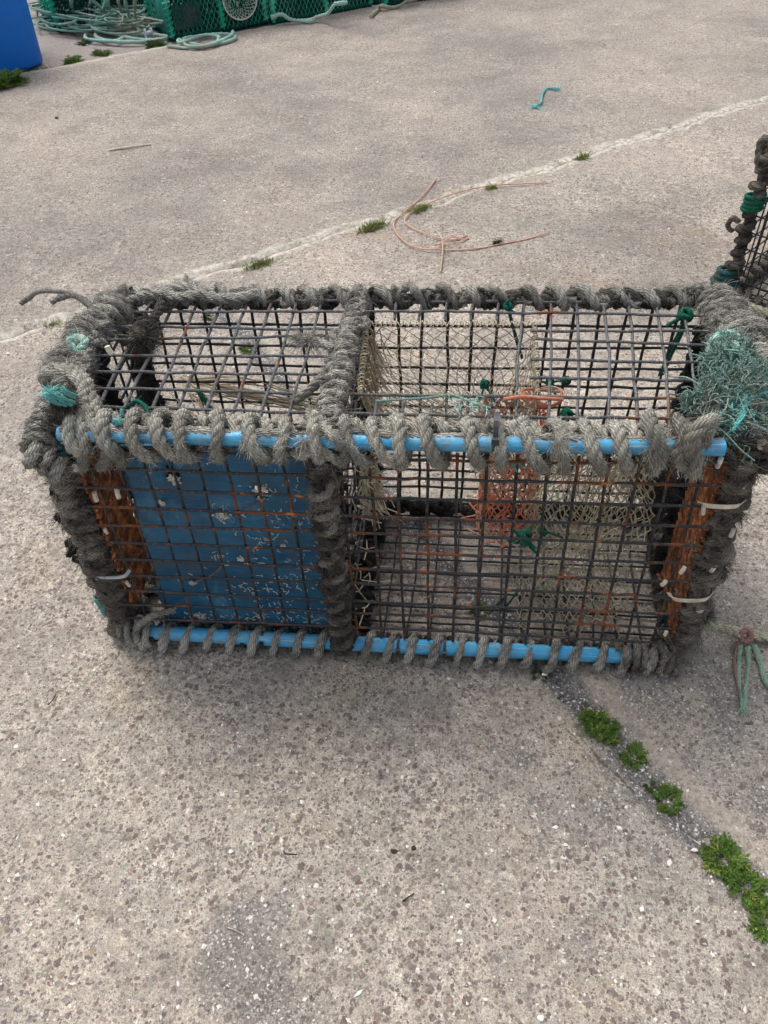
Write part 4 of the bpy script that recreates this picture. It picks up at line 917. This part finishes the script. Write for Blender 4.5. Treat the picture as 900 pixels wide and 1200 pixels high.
panel2(lambda a, b: t2(a, 0, b), 18, 9, 'front_mesh_panel', -ey*.004); panel2(lambda a, b: t2(0, a, b), 10, 9, 'end_mesh_panel', -ex*.004)
panel2(lambda a, b: t2(a, 1, b), 18, 9, 'back_mesh_panel', ey*.004); panel2(lambda a, b: t2(a, b, 1), 18, 10, 'top_mesh_panel', np.array([0, 0, .004])); panel2(lambda a, b: t2(1, a, b), 10, 9, 'end_mesh_panel', ex*.004)
panel2(lambda a, b: t2(a, b, 0), 18, 10, 'base_mesh_panel', np.array([0, 0, -.004]))
for s_, t_ in ((0, 0), (0, 1), (1, 0), (1, 1)): heavy2(t2(s_, t_, 0), t2(s_, t_, 1), .011, .016, .04, M['rope_dark'], up=(0, 1, 0))
for h in (0, 1):
    for a, b in (((0, 0), (1, 0)), ((0, 1), (1, 1)), ((0, 0), (0, 1)), ((1, 0), (1, 1))): heavy2(t2(*a, h), t2(*b, h), .011, .017, .035, M['rope_dark'] if h else M['rope_mud'])
mb = MB(); rope(mb, helix(t2(0, 0, .0)-ex*.014, t2(0, 0, .17)-ex*.014, .030, .026, .016, 0, .1, up=(0, 1, 0)), .0082, fuzz=200, fl=.008); part2(mb, 'turquoise_rope_whipping', M['rope_teal'])
mb = MB(); rope(mb, helix(t2(0, 0, .58), t2(0, 0, .68), .024, .024, .012, 0, .1, up=(0, 1, 0)), .006, fuzz=300, fl=.01); part2(mb, 'green_twine_whipping', M['rope_green'])
mb = MB(); c = t2(-.03, 0, .48); rope(mb, [c, c-ex*.02+np.array([0, 0, .008]), c-ex*.03-np.array([0, 0, .02]), c-ex*.01-np.array([0, 0, .03])], .009, fuzz=1200, fl=.012); part2(mb, 'rope_hitch', M['rope_mud']); mb = MB(); rope(mb, [t2(.02, 0, .95), t2(-.03, 0, 1.0), t2(-.02, .0, .85), t2(.02, 0, .82)], .012, fuzz=1200, fl=.014); part2(mb, 'rope_hitch', M['rope_mud'])
mb = MB(); rope(mb, [at(838, 352, .012), at(862, 352, .03), at(885, 362, .03), at(925, 372, .03)], .012, fuzz=900, fl=.012); part2(mb, 'laid_rope', M['rope_tail'])
mb = MB(); clump(mb, t2(.3, .4, .25), .12, 2500, .06, .0016); part2(mb, 'netting_heap', M['rope_black'])

# ------------------------------------------------------------------ blue bin
bd = np.array([.80, .60, 0]); bn = np.array([-.60, .80, 0]); c0 = np.array([-1.848, 3.992, 0])
mb = MB(); prof = []
def rrect(z, grow, rr=.13, wd=.62, dp=.60):
    pts = []
    for cx, cy, a0 in ((-rr, rr, -90), (-rr, dp-rr, 0), (-(wd-rr), dp-rr, 90), (-(wd-rr), rr, 180)):
        for k_ in range(7):
            a = R(a0+90*k_/6); x = cx+rr*math.cos(a); y = cy+rr*math.sin(a)
            x = (x+wd/2)*(1+grow)-wd/2; y = (y-dp/2)*(1+grow)+dp/2; pts.append(c0+bd*x+bn*y+np.array([0, 0, z]))
    return pts
rings = [rrect(.0, -.05), rrect(.006, -.015), rrect(.02, 0), rrect(.3, .035), rrect(.62, .075), rrect(.64, .075), rrect(.645, .115), rrect(.70, .12), rrect(.705, .10), rrect(.70, .04), rrect(.3, -.03), rrect(.03, -.06)]
V = np.array(rings).reshape(-1, 3); k_ = 28; q = [(i*k_+j, i*k_+(j+1) % k_, (i+1)*k_+(j+1) % k_, (i+1)*k_+j) for i in range(len(rings)-1) for j in range(k_)]
mb.add(V, q)
for r_i, fl in ((0, True), (len(rings)-1, False)):
    cc = np.array(rings[r_i]); mb.add(np.vstack([cc, cc.mean(0)[None]]), None, [((k_, (x+1) % k_, x) if fl else (k_, x, (x+1) % k_)) for x in range(k_)])
BN = empty('plastic_bin', tuple(c0), 'tall bright blue plastic bin in the top left corner', 'bin')
under(mb.build('bin_body', M['bin']), BN)
mb = MB()
for sx in (-.16, -.46):
    P = [c0+bd*sx+bn*-.035+np.array([0, 0, .60]), c0+bd*sx+bn*-.06+np.array([0, 0, .60]), c0+bd*(sx-.0)+bn*-.06+np.array([0, 0, .66])]; tube(mb, np.array(P), .012, 8)
under(mb.build('bin_handle', M['bin']), BN)

# ------------------------------------------------------------------ green net creels along the joint
gdir = np.array([.82, .57, 0]); gdir /= np.linalg.norm(gdir); gn = np.array([-gdir[1], gdir[0], 0])
def green_creel(o, L, D, H_, label, sheet=False, eye=True, patch=False, dens=1., mk='net_green'):
    o = np.array([o[0], o[1], -.01]); root = empty('net_creel', tuple(o), label, 'creel', 'green netted creels at the top of the yard')
    F = lambda s, t, h: o+gdir*s*L+gn*t*D+np.array([0, 0, .02+h*H_])
    def pp(mb, name, mat): return under(mb.build(name, mat), root)
    for s_ in (0, .53, 1):
        for t_ in (0, 1):
            mb = MB(); rope(mb, resample(np.array([F(s_, t_, 0), F(s_, t_, 1)]), .03), .012, fuzz=0, k=5); rope(mb, helix(F(s_, t_, 0), F(s_, t_, 1), .016, .016, .03, 0, .1, up=(0, 1, 0)), .005, fuzz=150, fl=.02, k=5); pp(mb, 'corner_post', M['net_green'])
    for h in (0, 1):
        mb = MB()
        for a, b in (((0, 0), (1, 0)), ((0, 1), (1, 1)), ((0, 0), (0, 1)), ((1, 0), (1, 1))):
            rope(mb, resample(np.array([F(*a, h), F(*b, h)]), .03), .010, fuzz=0, k=5); rope(mb, helix(F(*a, h), F(*b, h), .014, .014, .03, 0, .1), .005, fuzz=100, fl=.02, k=5)
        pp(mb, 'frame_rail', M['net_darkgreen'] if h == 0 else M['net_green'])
    nu, nh, nd = int(L/.030*dens), int(H_/.026*dens), int(D/.030*dens)
    mb = MB(); net(mb, lambda a, b: F(a, 0, b)-gn*.006, nu, nh, .0015, k=3, jit=.14); pp(mb, 'front_net', M[mk])
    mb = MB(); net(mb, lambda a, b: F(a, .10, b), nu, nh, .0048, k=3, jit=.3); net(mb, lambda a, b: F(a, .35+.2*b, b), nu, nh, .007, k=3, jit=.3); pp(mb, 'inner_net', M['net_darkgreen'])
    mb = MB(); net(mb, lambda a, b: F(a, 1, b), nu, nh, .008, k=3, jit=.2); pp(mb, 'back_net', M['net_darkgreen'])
    mb = MB(); net(mb, lambda a, b: F(a, b, 1), nu, nd, .0024, k=3, jit=.2); pp(mb, 'top_net', M['net_green'])
    for s_ in (0, 1):
        mb = MB(); net(mb, lambda a, b: F(s_, a, b)+gdir*(s_*2-1)*.004, nd, nh, .0024, k=3, jit=.2); pp(mb, 'end_net', M['net_green'])
    mb = MB()
    for i in range(int(L/.05)+1): tube(mb, np.array([F(i*.05/L, 0.02, 0), F(i*.05/L, .02, 1)]), .002, 4)
    for i in range(int(H_/.05)+1): tube(mb, np.array([F(0, .02, i*.05/H_), F(1, .02, i*.05/H_)]), .002, 4)
    pp(mb, 'wire_mesh', M['wire_dark'])
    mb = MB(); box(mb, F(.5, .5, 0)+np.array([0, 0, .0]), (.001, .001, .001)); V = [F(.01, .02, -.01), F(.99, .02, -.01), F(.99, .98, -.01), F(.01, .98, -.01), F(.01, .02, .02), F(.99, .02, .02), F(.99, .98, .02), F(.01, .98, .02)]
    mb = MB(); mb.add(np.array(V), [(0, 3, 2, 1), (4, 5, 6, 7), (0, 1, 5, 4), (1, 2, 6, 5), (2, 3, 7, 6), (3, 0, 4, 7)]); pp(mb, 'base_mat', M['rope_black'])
    if sheet:
        mb = MB(); V = [F(-.012, 0, 0), F(-.012, .45, 0), F(-.012, .45, 1), F(-.012, 0, 1)]; V += [v-gdir*.004 for v in V]; mb.add(np.array(V), [(0, 1, 2, 3), (7, 6, 5, 4), (0, 4, 5, 1), (1, 5, 6, 2), (2, 6, 7, 3), (3, 7, 4, 0)]); pp(mb, 'end_sheet', M['tealsheet'])
    if patch:
        mb = MB(); net(mb, lambda a, b: F(.04+.28*a, 0, .12+.36*b)-gn*.012, 16, 16, .0028, k=3, jit=.3); pp(mb, 'dark_net_patch', M['rope_teal'])
    if eye:
        c = F(.74, 0, .42)-gn*.014; mb = MB(); Rr = .115
        net(mb, lambda a, b: c+gdir*math.cos(a*6.283)*Rr*(1-.8*b)+np.array([0, 0, math.sin(a*6.283)*Rr*(1-.8*b)])+gn*.10*b, 26, 9, .0026, k=4, jit=.1)
        tube(mb, np.array([c+gdir*math.cos(a)*Rr+np.array([0, 0, math.sin(a)*Rr]) for a in np.linspace(0, 6.283, 30)]), .004, 6, cap=False); pp(mb, 'net_eye', M['net_pale'])
    return root
green_creel(at(203, 47), .645, .42, .36, 'green netted creel with round pale net eye, behind the turquoise coil of rope', sheet=True, patch=True)
green_creel(at(322, 28), .72, .42, .36, 'green netted creel with knotted turquoise rope lying along its foot', eye=False)
green_creel(at(452, 8), .8, .42, .36, 'green netted creel farthest right at the top edge, behind the grey rope', eye=False, dens=.8, mk='net_darkgreen')
green_creel(np.array([-2.10, 4.78, 0]), .62, .45, .36, 'dark green netted creel behind the heap of tangled ropes', eye=False, mk='net_darkgreen')

# ropes lying at the top of the yard: each one a thing
def ground_rope(pts, r, mat, name, label, cat='rope', group=None, fuzz=60, z=None):
    if r > .0075: r *= 1.12
    mb = MB(); P = [at(p[0], p[1], (p[2] if len(p) > 2 else r)) for p in pts]; o0 = P[0].copy(); o0[2] = 0
    rope(mb, P, r, fuzz=fuzz, fl=.01, k=5); o = mb.build(name, mat, None, origin=o0); return tag(o, label, cat, group)
def coil(cx, cy, ru, rv, turns, z0, sq=.15):
    out = []
    for k_ in range(int(turns*10)):
        a = k_/10*2*math.pi+rng.normal(0, .05); s = 1+rng.normal(0, sq*.5); out.append((cx+math.cos(a)*ru*s, cy+math.sin(a)*rv*s, z0+.004*k_/10*2+abs(rng.normal(0, .003))))
    return out
ground_rope([(196, 54, .01), (225, 56, .01), (262, 50, .01), (276, 44, .012), (268, 40, .014), (245, 41, .018), (215, 46, .02), (235, 53, .02), (252, 50, .022), (256, 43, .022), (240, 41, .026), (212, 50, .03), (210, 46, .03), (222, 54, .02), (248, 52, .02), (270, 42, .02), (273, 37, .02)], .0085, M['rope_tq'], 'rope_coil', 'turquoise rope coil lying at the foot of the creel with the round net eye', 'rope')
ground_rope([(318, 20, .05), (330, 17, .06), (340, 23, .03), (352, 24, .02), (364, 24, .02), (372, 20, .03), (384, 16, .06), (392, 5, .12), (400, 4, .12), (406, 3, .11)], .011, M['rope_tq'], 'knotted_rope', 'knotted turquoise rope with a dark knot, lying along the foot of a green creel')
ground_rope([(435, 19), (444, 10), (447, 7, .03), (458, 9), (468, 7), (476, 2, .03), (490, -2, .03)], .011, M['rope_tail'], 'old_rope', 'short grey beige rope lying loose on the concrete right of the green creels')
ground_rope([(152, 40), (135, 48), (110, 47), (100, 44), (104, 38), (118, 34), (132, 38), (150, 44), (180, 47), (196, 43), (170, 40), (138, 40), (120, 36), (112, 42), (128, 48), (160, 49), (186, 46)], .0095, M['rope_tq'], 'rope_coil', 'loose turquoise rope coil lying open on the concrete beside the weeds')
ground_rope([(52, 31), (62, 24), (75, 20), (88, 23), (72, 27), (58, 30), (52, 31), (60, 32), (78, 27), (68, 22), (84, 16)], .008, M['rope_tail'], 'rope_coil', 'thin grey brown rope looped on the ground right of the blue bin')
ground_rope([(46, 4, .02), (60, 8, .02), (80, 10, .03), (88, 6, .04), (70, 3, .05), (54, 8, .03), (48, 14, .02), (66, 13, .02), (90, 11, .03)], .009, M['rope_tq'], 'rope_heap', 'tangled turquoise rope heap nearest the blue bin at the top edge')
ground_rope([(84, -6, .22), (84, 8, .12), (92, 18, .04), (104, 20, .02), (122, 18, .03)], .010, M['rope_straw'], 'hanging_rope', 'thick pale rope hanging down and curving right, next to the blue bin')
ground_rope([(102, -6, .24), (112, 4, .16), (125, 14, .08), (138, 20, .04), (150, 17, .05)], .010, M['rope_straw'], 'hanging_rope', 'pale rope slanting down to the right across the rope heap')
ground_rope([(146, -8, .24), (148, 8, .14), (154, 24, .05), (164, 36, .02), (172, 40)], .010, M['rope_straw'], 'hanging_rope', 'pale rope hanging steeply from the top edge to the turquoise coil')
ground_rope([(158, -8, .24), (158, 10, .14), (160, 24, .06), (170, 34, .02), (180, 38)], .010, M['rope_tail'], 'hanging_rope', 'beige rope hanging just left of the teal creel end')
ground_rope([(122, -8, .24), (124, 6, .15), (121, 12, .1), (125, 0, .2), (128, 10, .1)], .009, M['rope_straw'], 'hanging_rope', 'twisted pale rope hanging in a bunch above the rope heap')
ground_rope([(108, -4, .2), (104, 12, .07), (110, 28, .02), (108, 34, .01), (90, 32), (88, 28)], .009, M['rope_tq'], 'hanging_rope', 'turquoise rope dropping down and turning left on the ground')
ground_rope([(138, 0, .2), (142, 16, .08), (138, 30, .03), (132, 37, .01)], .008, M['rope_tail'], 'hanging_rope', 'brown rope hanging down the middle of the rope heap')
ground_rope([(96, 0, .14), (90, 10, .08), (98, 22, .03), (115, 26, .02), (130, 22, .03), (112, 16, .05)], .009, M['rope_teal'], 'rope_heap', 'dark teal rope tangle at the foot of the dark green creel')
hp = []
for k_ in range(24):
    cx, cy = rng.uniform(62, 172), rng.uniform(8, 34); ru, rv = rng.uniform(16, 40), rng.uniform(5, 12); a0 = rng.random()*6.28; dr = rng.choice((-1, 1))
    for j in range(6): a = a0+dr*j*.9; hp.append((cx+math.cos(a)*ru, cy+math.sin(a)*rv, .015+.09*rng.random()*(1 if cy < 24 else .3)))
ground_rope(hp, .0066, M['rope_straw'], 'rope_heap', 'big pale tangled rope heap between the blue bin and the teal creel end', fuzz=30)
hp = [(u+rng.normal(0, 14), v*.8+rng.normal(0, 4), z*.8+.01) for u, v, z in hp[::2]]
ground_rope(hp, .0062, M['rope_tq'], 'rope_heap', 'brighter turquoise rope wound through the big pale rope heap', fuzz=30)
mb = MB(); c = at(126, 27, .03); clump(mb, c, .04, 900, .05, .004, flat=(1.4, 1, .6)); tag(mb.build('net_scrap', M['rope_tq'], None, origin=(c[0], c[1], 0)), 'frayed turquoise net scrap lying on the rope heap', 'net scrap')
# small white plastic reel beside the creel end
c = at(174, 39, .03); mb = MB(); 
for rr, dx in ((.028, -.02), (.028, .02), (.014, 0)):
    ax = gdir; P = np.array([c+ax*(dx-(.004 if rr > .02 else .018)), c+ax*(dx+(.004 if rr > .02 else .018))]); tube(mb, P, rr, 16)
o = mb.build('plastic_reel', mat_plain('pale_lilac_plastic', (.42, .46, .55), (.36, .38, .46), 30, .5), None, smooth=False, origin=(c[0], c[1], 0)); tag(o, 'small pale plastic reel beside the teal creel end', 'reel')

# ------------------------------------------------------------------ litter on the ground
ground_rope([(511, 210, .004), (496, 228, .006), (478, 245, .008), (463, 258, .008), (463, 270, .007), (474, 283, .006), (492, 291, .005), (512, 292, .008), (532, 293, .004), (560, 291, .003), (592, 285, .003), (618, 280, .003), (644, 272, .004)], .0026, M['twine_salmon'], 'loose_twine', 'long salmon pink twine bent in a hook on the concrete behind the creel', 'twine', 'scraps of salmon twine behind the creel', fuzz=60)
ground_rope([(642, 214, .003), (615, 215, .004), (580, 217, .006), (545, 223, .008), (515, 233, .010), (490, 244, .010), (476, 254, .008), (476, 262, .007), (490, 270, .006), (512, 278, .008), (530, 281, .005), (548, 276, .004)], .0025, M['twine_salmon'], 'loose_twine', 'paler salmon twine curling back on itself above the longer pink one', 'twine', 'scraps of salmon twine behind the creel', fuzz=60)
ground_rope([(512, 270, .008), (518, 280, .012), (519, 290, .012), (518, 304, .006), (516, 318, .003)], .0028, M['twine_beige'], 'loose_twine', 'short beige twine crossing the salmon twines towards the creel', 'twine', 'scraps of salmon twine behind the creel', fuzz=60)
ground_rope([(508, 288, .010), (522, 282, .014), (530, 276, .012), (540, 280, .006), (549, 279, .003), (530, 286, .010), (510, 286, .012)], .0022, M['twine_salmon'], 'twine_knot', 'little knot of salmon twine where the strands cross', 'twine', 'scraps of salmon twine behind the creel', fuzz=200)
c = at(582, 284, .006); mb = MB(); clump(mb, c, .008, 160, .018, .0014, flat=(1.2, 1, .4)); tag(mb.build('seaweed_scrap', M['twig'], None, origin=(c[0], c[1], 0)), 'tiny black seaweed scrap lying on the pink twine', 'seaweed')
mb = MB(); P = [at(628, 125, .006), at(634, 120, .008), at(636, 110, .009), at(641, 104, .008), at(652, 104, .006)]; o0 = P[0].copy(); rope(mb, P, .0052, fuzz=300, fl=.015, k=5)
for c in (P[0], P[-1]): hairs(mb, np.tile(c, (70, 1)), rng.normal(0, 1, (70, 3))*np.array([1, 1, .2]), .03, .002, .1)
tag(mb.build('twine_scrap', M['rope_tq_bright'], None, origin=(o0[0], o0[1], 0)), 'short bright turquoise twine scrap alone on the far concrete', 'twine')
def stick(pts, r, mat, name, label, cat):
    P = [at(u, v, r*1.1+(.004 if 0 < i < len(pts)-1 else 0)) for i, (u, v) in enumerate(pts)]; mb = MB(); Q = smoothpath(P, .004); Q[:, 2] = np.maximum(Q[:, 2], r*.9)
    tube(mb, Q, np.linspace(r, r*.6, len(Q)), 7); o0 = P[0].copy(); o0[2] = 0; tag(mb.build(name, mat, None, origin=o0), label, cat)
stick([(128, 176), (145, 173), (160, 171), (177, 169)], .0055, M['stick'], 'dry_stick', 'thin pale dry stick lying on the concrete far left', 'stick')
stick([(331, 991), (334, 1000), (344, 1001), (354, 1003)], .0012, M['twig'], 'dark_twig', 'tiny dark bent twig near the bottom centre of the concrete', 'twig')
stick([(472, 1056), (479, 1051), (485, 1047)], .0014, M['twig'], 'dark_twig', 'tiny straight dark twig right of the bent one', 'twig')
stick([(267, 1087), (276, 1090), (286, 1096)], .0008, M['white_plastic'], 'white_bristle', 'fine white curved bristle near the gritty patch at bottom left', 'bristle')
stick([(56, 826), (62, 820), (66, 812)], .0012, M['twig'], 'dark_twig', 'tiny dark twig on the concrete at the left edge', 'twig')
def pebble(u, v, s, mat, name, label, cat='pebble', flat=.45):
    c = at(u, v, s*flat*.7); mb = MB(); n1, n2 = 7, 10; V = []
    sx, sy, ph = rng.uniform(.8, 1.3), rng.uniform(.65, .9), rng.random(3)*6.28
    for i in range(n1+1):
        for j in range(n2):
            a, b = math.pi*i/n1, 2*math.pi*j/n2; r_ = 1+.10*math.sin(3*b+ph[0])+.08*math.sin(2*a+ph[1]+b)
            V.append(c+s*r_*np.array([math.sin(a)*math.cos(b)*sx, math.sin(a)*math.sin(b)*sy, math.cos(a)*flat]))
    q = [(i*n2+j, (i+1)*n2+j, (i+1)*n2+(j+1) % n2, i*n2+(j+1) % n2) for i in range(n1) for j in range(n2)]
    mb.add(np.array(V), q); tag(mb.build(name, mat, None, origin=(c[0], c[1], 0)), label, cat)
pebble(727, 1169, .0050, M['grit'], 'pebble', 'round grey pebble lying near the bottom edge, right of centre')
pebble(634, 1193, .0062, M['shell'], 'pebble', 'white pebble at the very bottom edge')
pebble(469, 863, .0042, M['shell'], 'shell_chip', 'white shell chip on the concrete in front of the creel', 'shell')
pebble(663, 990, .0040, M['shell'], 'shell_chip', 'white shell chip left of the lowest weeds', 'shell')
pebble(818, 1150-70, .0030, M['shell'], 'shell_chip', 'small white shell chip low on the right slab', 'shell')
pebble(75, 891, .0036, M['shell'], 'shell_chip', 'white shell chip near the left edge', 'shell')
pebble(271, 998, .0048, M['shell'], 'shell_chip', 'white shell chip left of the bent twig', 'shell')
pebble(832, 988, .0090, M['grit'], 'pebble', 'buff pebble lying in the joint just above the weeds')
pebble(814, 996, .0045, M['shell'], 'shell_chip', 'white shell chip in the joint beside the buff pebble', 'shell')
pebble(638, 808-18, .0048, M['shell'], 'shell_chip', 'white shell chip just below the lower blue pipe', 'shell')
pebble(806, 831, .0034, M['shell'], 'shell_chip', 'white shell chip left of the hanging rope strands', 'shell')
pebble(462, 998, .0060, M['twig'], 'dropping', 'dark round dropping, upper left of a pair on the concrete', 'dropping', flat=.3)
pebble(485, 994, .0052, M['twig'], 'dropping', 'dark round dropping, right of a pair on the concrete', 'dropping', flat=.3)
pebble(319, 895-25, .004, M['grit'], 'pebble', 'small grey pebble in front of the creel, left of centre')
pebble(66, 138, .0085, M['twig'], 'pebble', 'small black pebble far left on the upper concrete')

# ------------------------------------------------------------------ weeds in the joints
def weed(u, v, rad, n, hgt, mat, label, name='weed_clump', kind='fern', name_cat='weed', spread=1., stretch=None):
    if kind == 'fern': rad *= .85; n = int(n*.72); hgt *= .8
    else: n = int(n*1.9); hgt *= 1.25
    c = at(u, v, 0); c[2] = gz(c[0], c[1]); mb = MB()
    for k_ in range(n):
        a = rng.random()*6.283; rr = rad*math.sqrt(rng.random())*.75; b = c+np.array([math.cos(a)*rr, math.sin(a)*rr, 0])
        if stretch is not None:
            s_ = rng.normal(0, .5); b = c+np.array([stretch[0]*s_, stretch[1]*s_, 0])+rng.normal(0, rad*.3, 3)*np.array([1, 1, 0])
        b[2] = gz(b[0], b[1])-.002
        if kind == 'grass':
            d = np.array([rng.normal(0, .5), rng.normal(0, .5), 1.]); m_ = 1; hairs(mb, b[None], d[None], rng.uniform(.5, 1.2)*hgt, .0022*max(1, hgt/.02), .2, .5); continue
        # a frond: curved stem with leaflets along both sides
        a2 = a+rng.normal(0, .7) if stretch is None else rng.random()*6.283
        el = rng.uniform(.25, 1.25); d = np.array([math.cos(a2)*math.cos(el), math.sin(a2)*math.cos(el), math.sin(el)]); L = hgt*rng.uniform(.6, 1.25)
        P = np.array([b+d*L*t+np.array([0, 0, -.35*L*t*t]) for t in np.linspace(0, 1, 5)]); P[:, 2] = np.maximum(P[:, 2], b[2]+.003)
        tube(mb, P, np.linspace(.0008, .0004, 5)*max(1, hgt/.03), 4, cap=False)
        T = P[-1]-P[0]; T /= np.linalg.norm(T); S = np.cross(T, [0, 0, 1]); S /= np.linalg.norm(S)+1e-9; U = np.cross(S, T); tone = rng.random()
        m_ = 9; 
        for j in range(m_):
            t = (j+1.2)/m_; p = P[0]+(P[-1]-P[0])*min(1, t)+np.array([0, 0, .35*L*t*(1-t)])
            for sg in (-1, 1):
                if rng.random() < .08: continue
                dl = S*sg*rng.uniform(.7, 1.1)+T*.7+U*rng.normal(.1, .3); dl /= np.linalg.norm(dl); ll = L*.30*(1.1-.5*abs(t-.5))*rng.uniform(.7, 1.2); wl = ll*.30
                sd_ = np.cross(dl, U); sd_ /= np.linalg.norm(sd_)+1e-9
                V = [p, p+dl*ll*.5+sd_*wl/2+U*.001, p+dl*ll, p+dl*ll*.5-sd_*wl/2+U*.001, p+dl*ll*.5-U*wl*.15]
                A = np.zeros((5, 3)); A[:, 2] = min(1, max(0, tone*.75+rng.normal(.1, .14))); mb.add(np.array(V), None, [(0, 1, 4), (1, 2, 4), (2, 3, 4), (3, 0, 4)], A)
    return tag(mb.build(name, M[mat], None, origin=c, smooth=False), label, name_cat, 'weeds in the slab joints')
jd = (J2[1]-J2[0])/np.linalg.norm(J2[1]-J2[0]); 
weed(702, 852, .036, 170, .030, 'leaf', 'largest green weed clump in the joint right below the creel', stretch=jd*-.035)
weed(743, 886, .020, 70, .022, 'leaf', 'small green weed tuft touching the largest clump on its lower right')
weed(762, 920, .012, 24, .013, 'leaf_dark', 'sparse weed tuft on the gritty joint, above the next one')
weed(783, 936, .026, 80, .022, 'leaf', 'loose spreading weed clump halfway down the joint')
weed(846, 1006, .030, 105, .032, 'leaf', 'bright leafy weed clump just below the buff pebble')
weed(874, 1038, .027, 90, .030, 'leaf', 'bright leafy weed clump touching the one by the buff pebble')
weed(900, 1078, .030, 110, .028, 'leaf', 'bright weed clump cut by the right edge, lowest of all')
weed(632, 790, .016, 44, .014, 'leaf_dark', 'low dark weed tuft just under the lower blue pipe')
weed(660, 818, .010, 14, .010, 'leaf_dark', 'tiny weed seedling between the creel and the largest clump')
weed(485, 592, .022, 40, .022, 'leaf', 'weed growing under the creel, seen through the middle of its front')
weed(562, 716, .022, 46, .020, 'leaf', 'weed growing under the creel, seen low through the front mesh')
weed(292, 408, .030, 60, .030, 'leaf', 'weed behind the creel, seen through the left of its top mesh')
weed(245, 372, .024, 34, .024, 'leaf_dark', 'dark weed behind the creel, seen through the top left mesh')
j1d = (J1[1]-J1[0])/np.linalg.norm(J1[1]-J1[0])
weed(436, 267, .03, 340, .020, 'moss', 'mossy green tuft in the pale joint left of the pink twine', kind='grass', stretch=j1d*.050)
weed(492, 247, .03, 260, .018, 'moss', 'mossy tuft in the pale joint inside the loop of pink twine', kind='grass', stretch=j1d*.040)
weed(305, 311, .03, 200, .016, 'moss', 'sparse mossy tuft in the joint just behind the creel', kind='grass', stretch=j1d*.045)
weed(575, 221, .02, 110, .016, 'moss', 'small mossy tuft under the upper strand of pink twine', kind='grass', stretch=j1d*.030)
weed(682, 186, .02, 170, .022, 'moss', 'small mossy tuft farthest right in the pale joint', kind='grass', stretch=j1d*.028)
weed(62, 413-30, .02, 60, .014, 'moss', 'faint mossy tuft in the joint left of the creel', kind='grass', stretch=j1d*.03)
weed(4, 100, .10, 200, .11, 'leaf', 'bushy green weed cut by the left edge, in front of the blue bin')
weed(86, 71, .05, 90, .060, 'leaf', 'leafy green weed standing alone in the joint right of the blue bin')
weed(30, 82, .06, 50, .035, 'leaf_dark', 'low brownish weeds along the foot of the blue bin', stretch=(.13, .10))
weed(78, 33, .06, 110, .045, 'leaf_dark', 'dark weed clump nearest the thin looped rope')
weed(98, 48, .05, 90, .042, 'leaf_dark', 'dark weed clump in the middle of the far row of weeds')
weed(118, 61, .06, 130, .048, 'leaf', 'green weed clump at the near end of the far row of weeds')
weed(183, 52, .06, 110, .060, 'leaf_dark', 'spiky dark weed at the corner of the net creel by the coil')
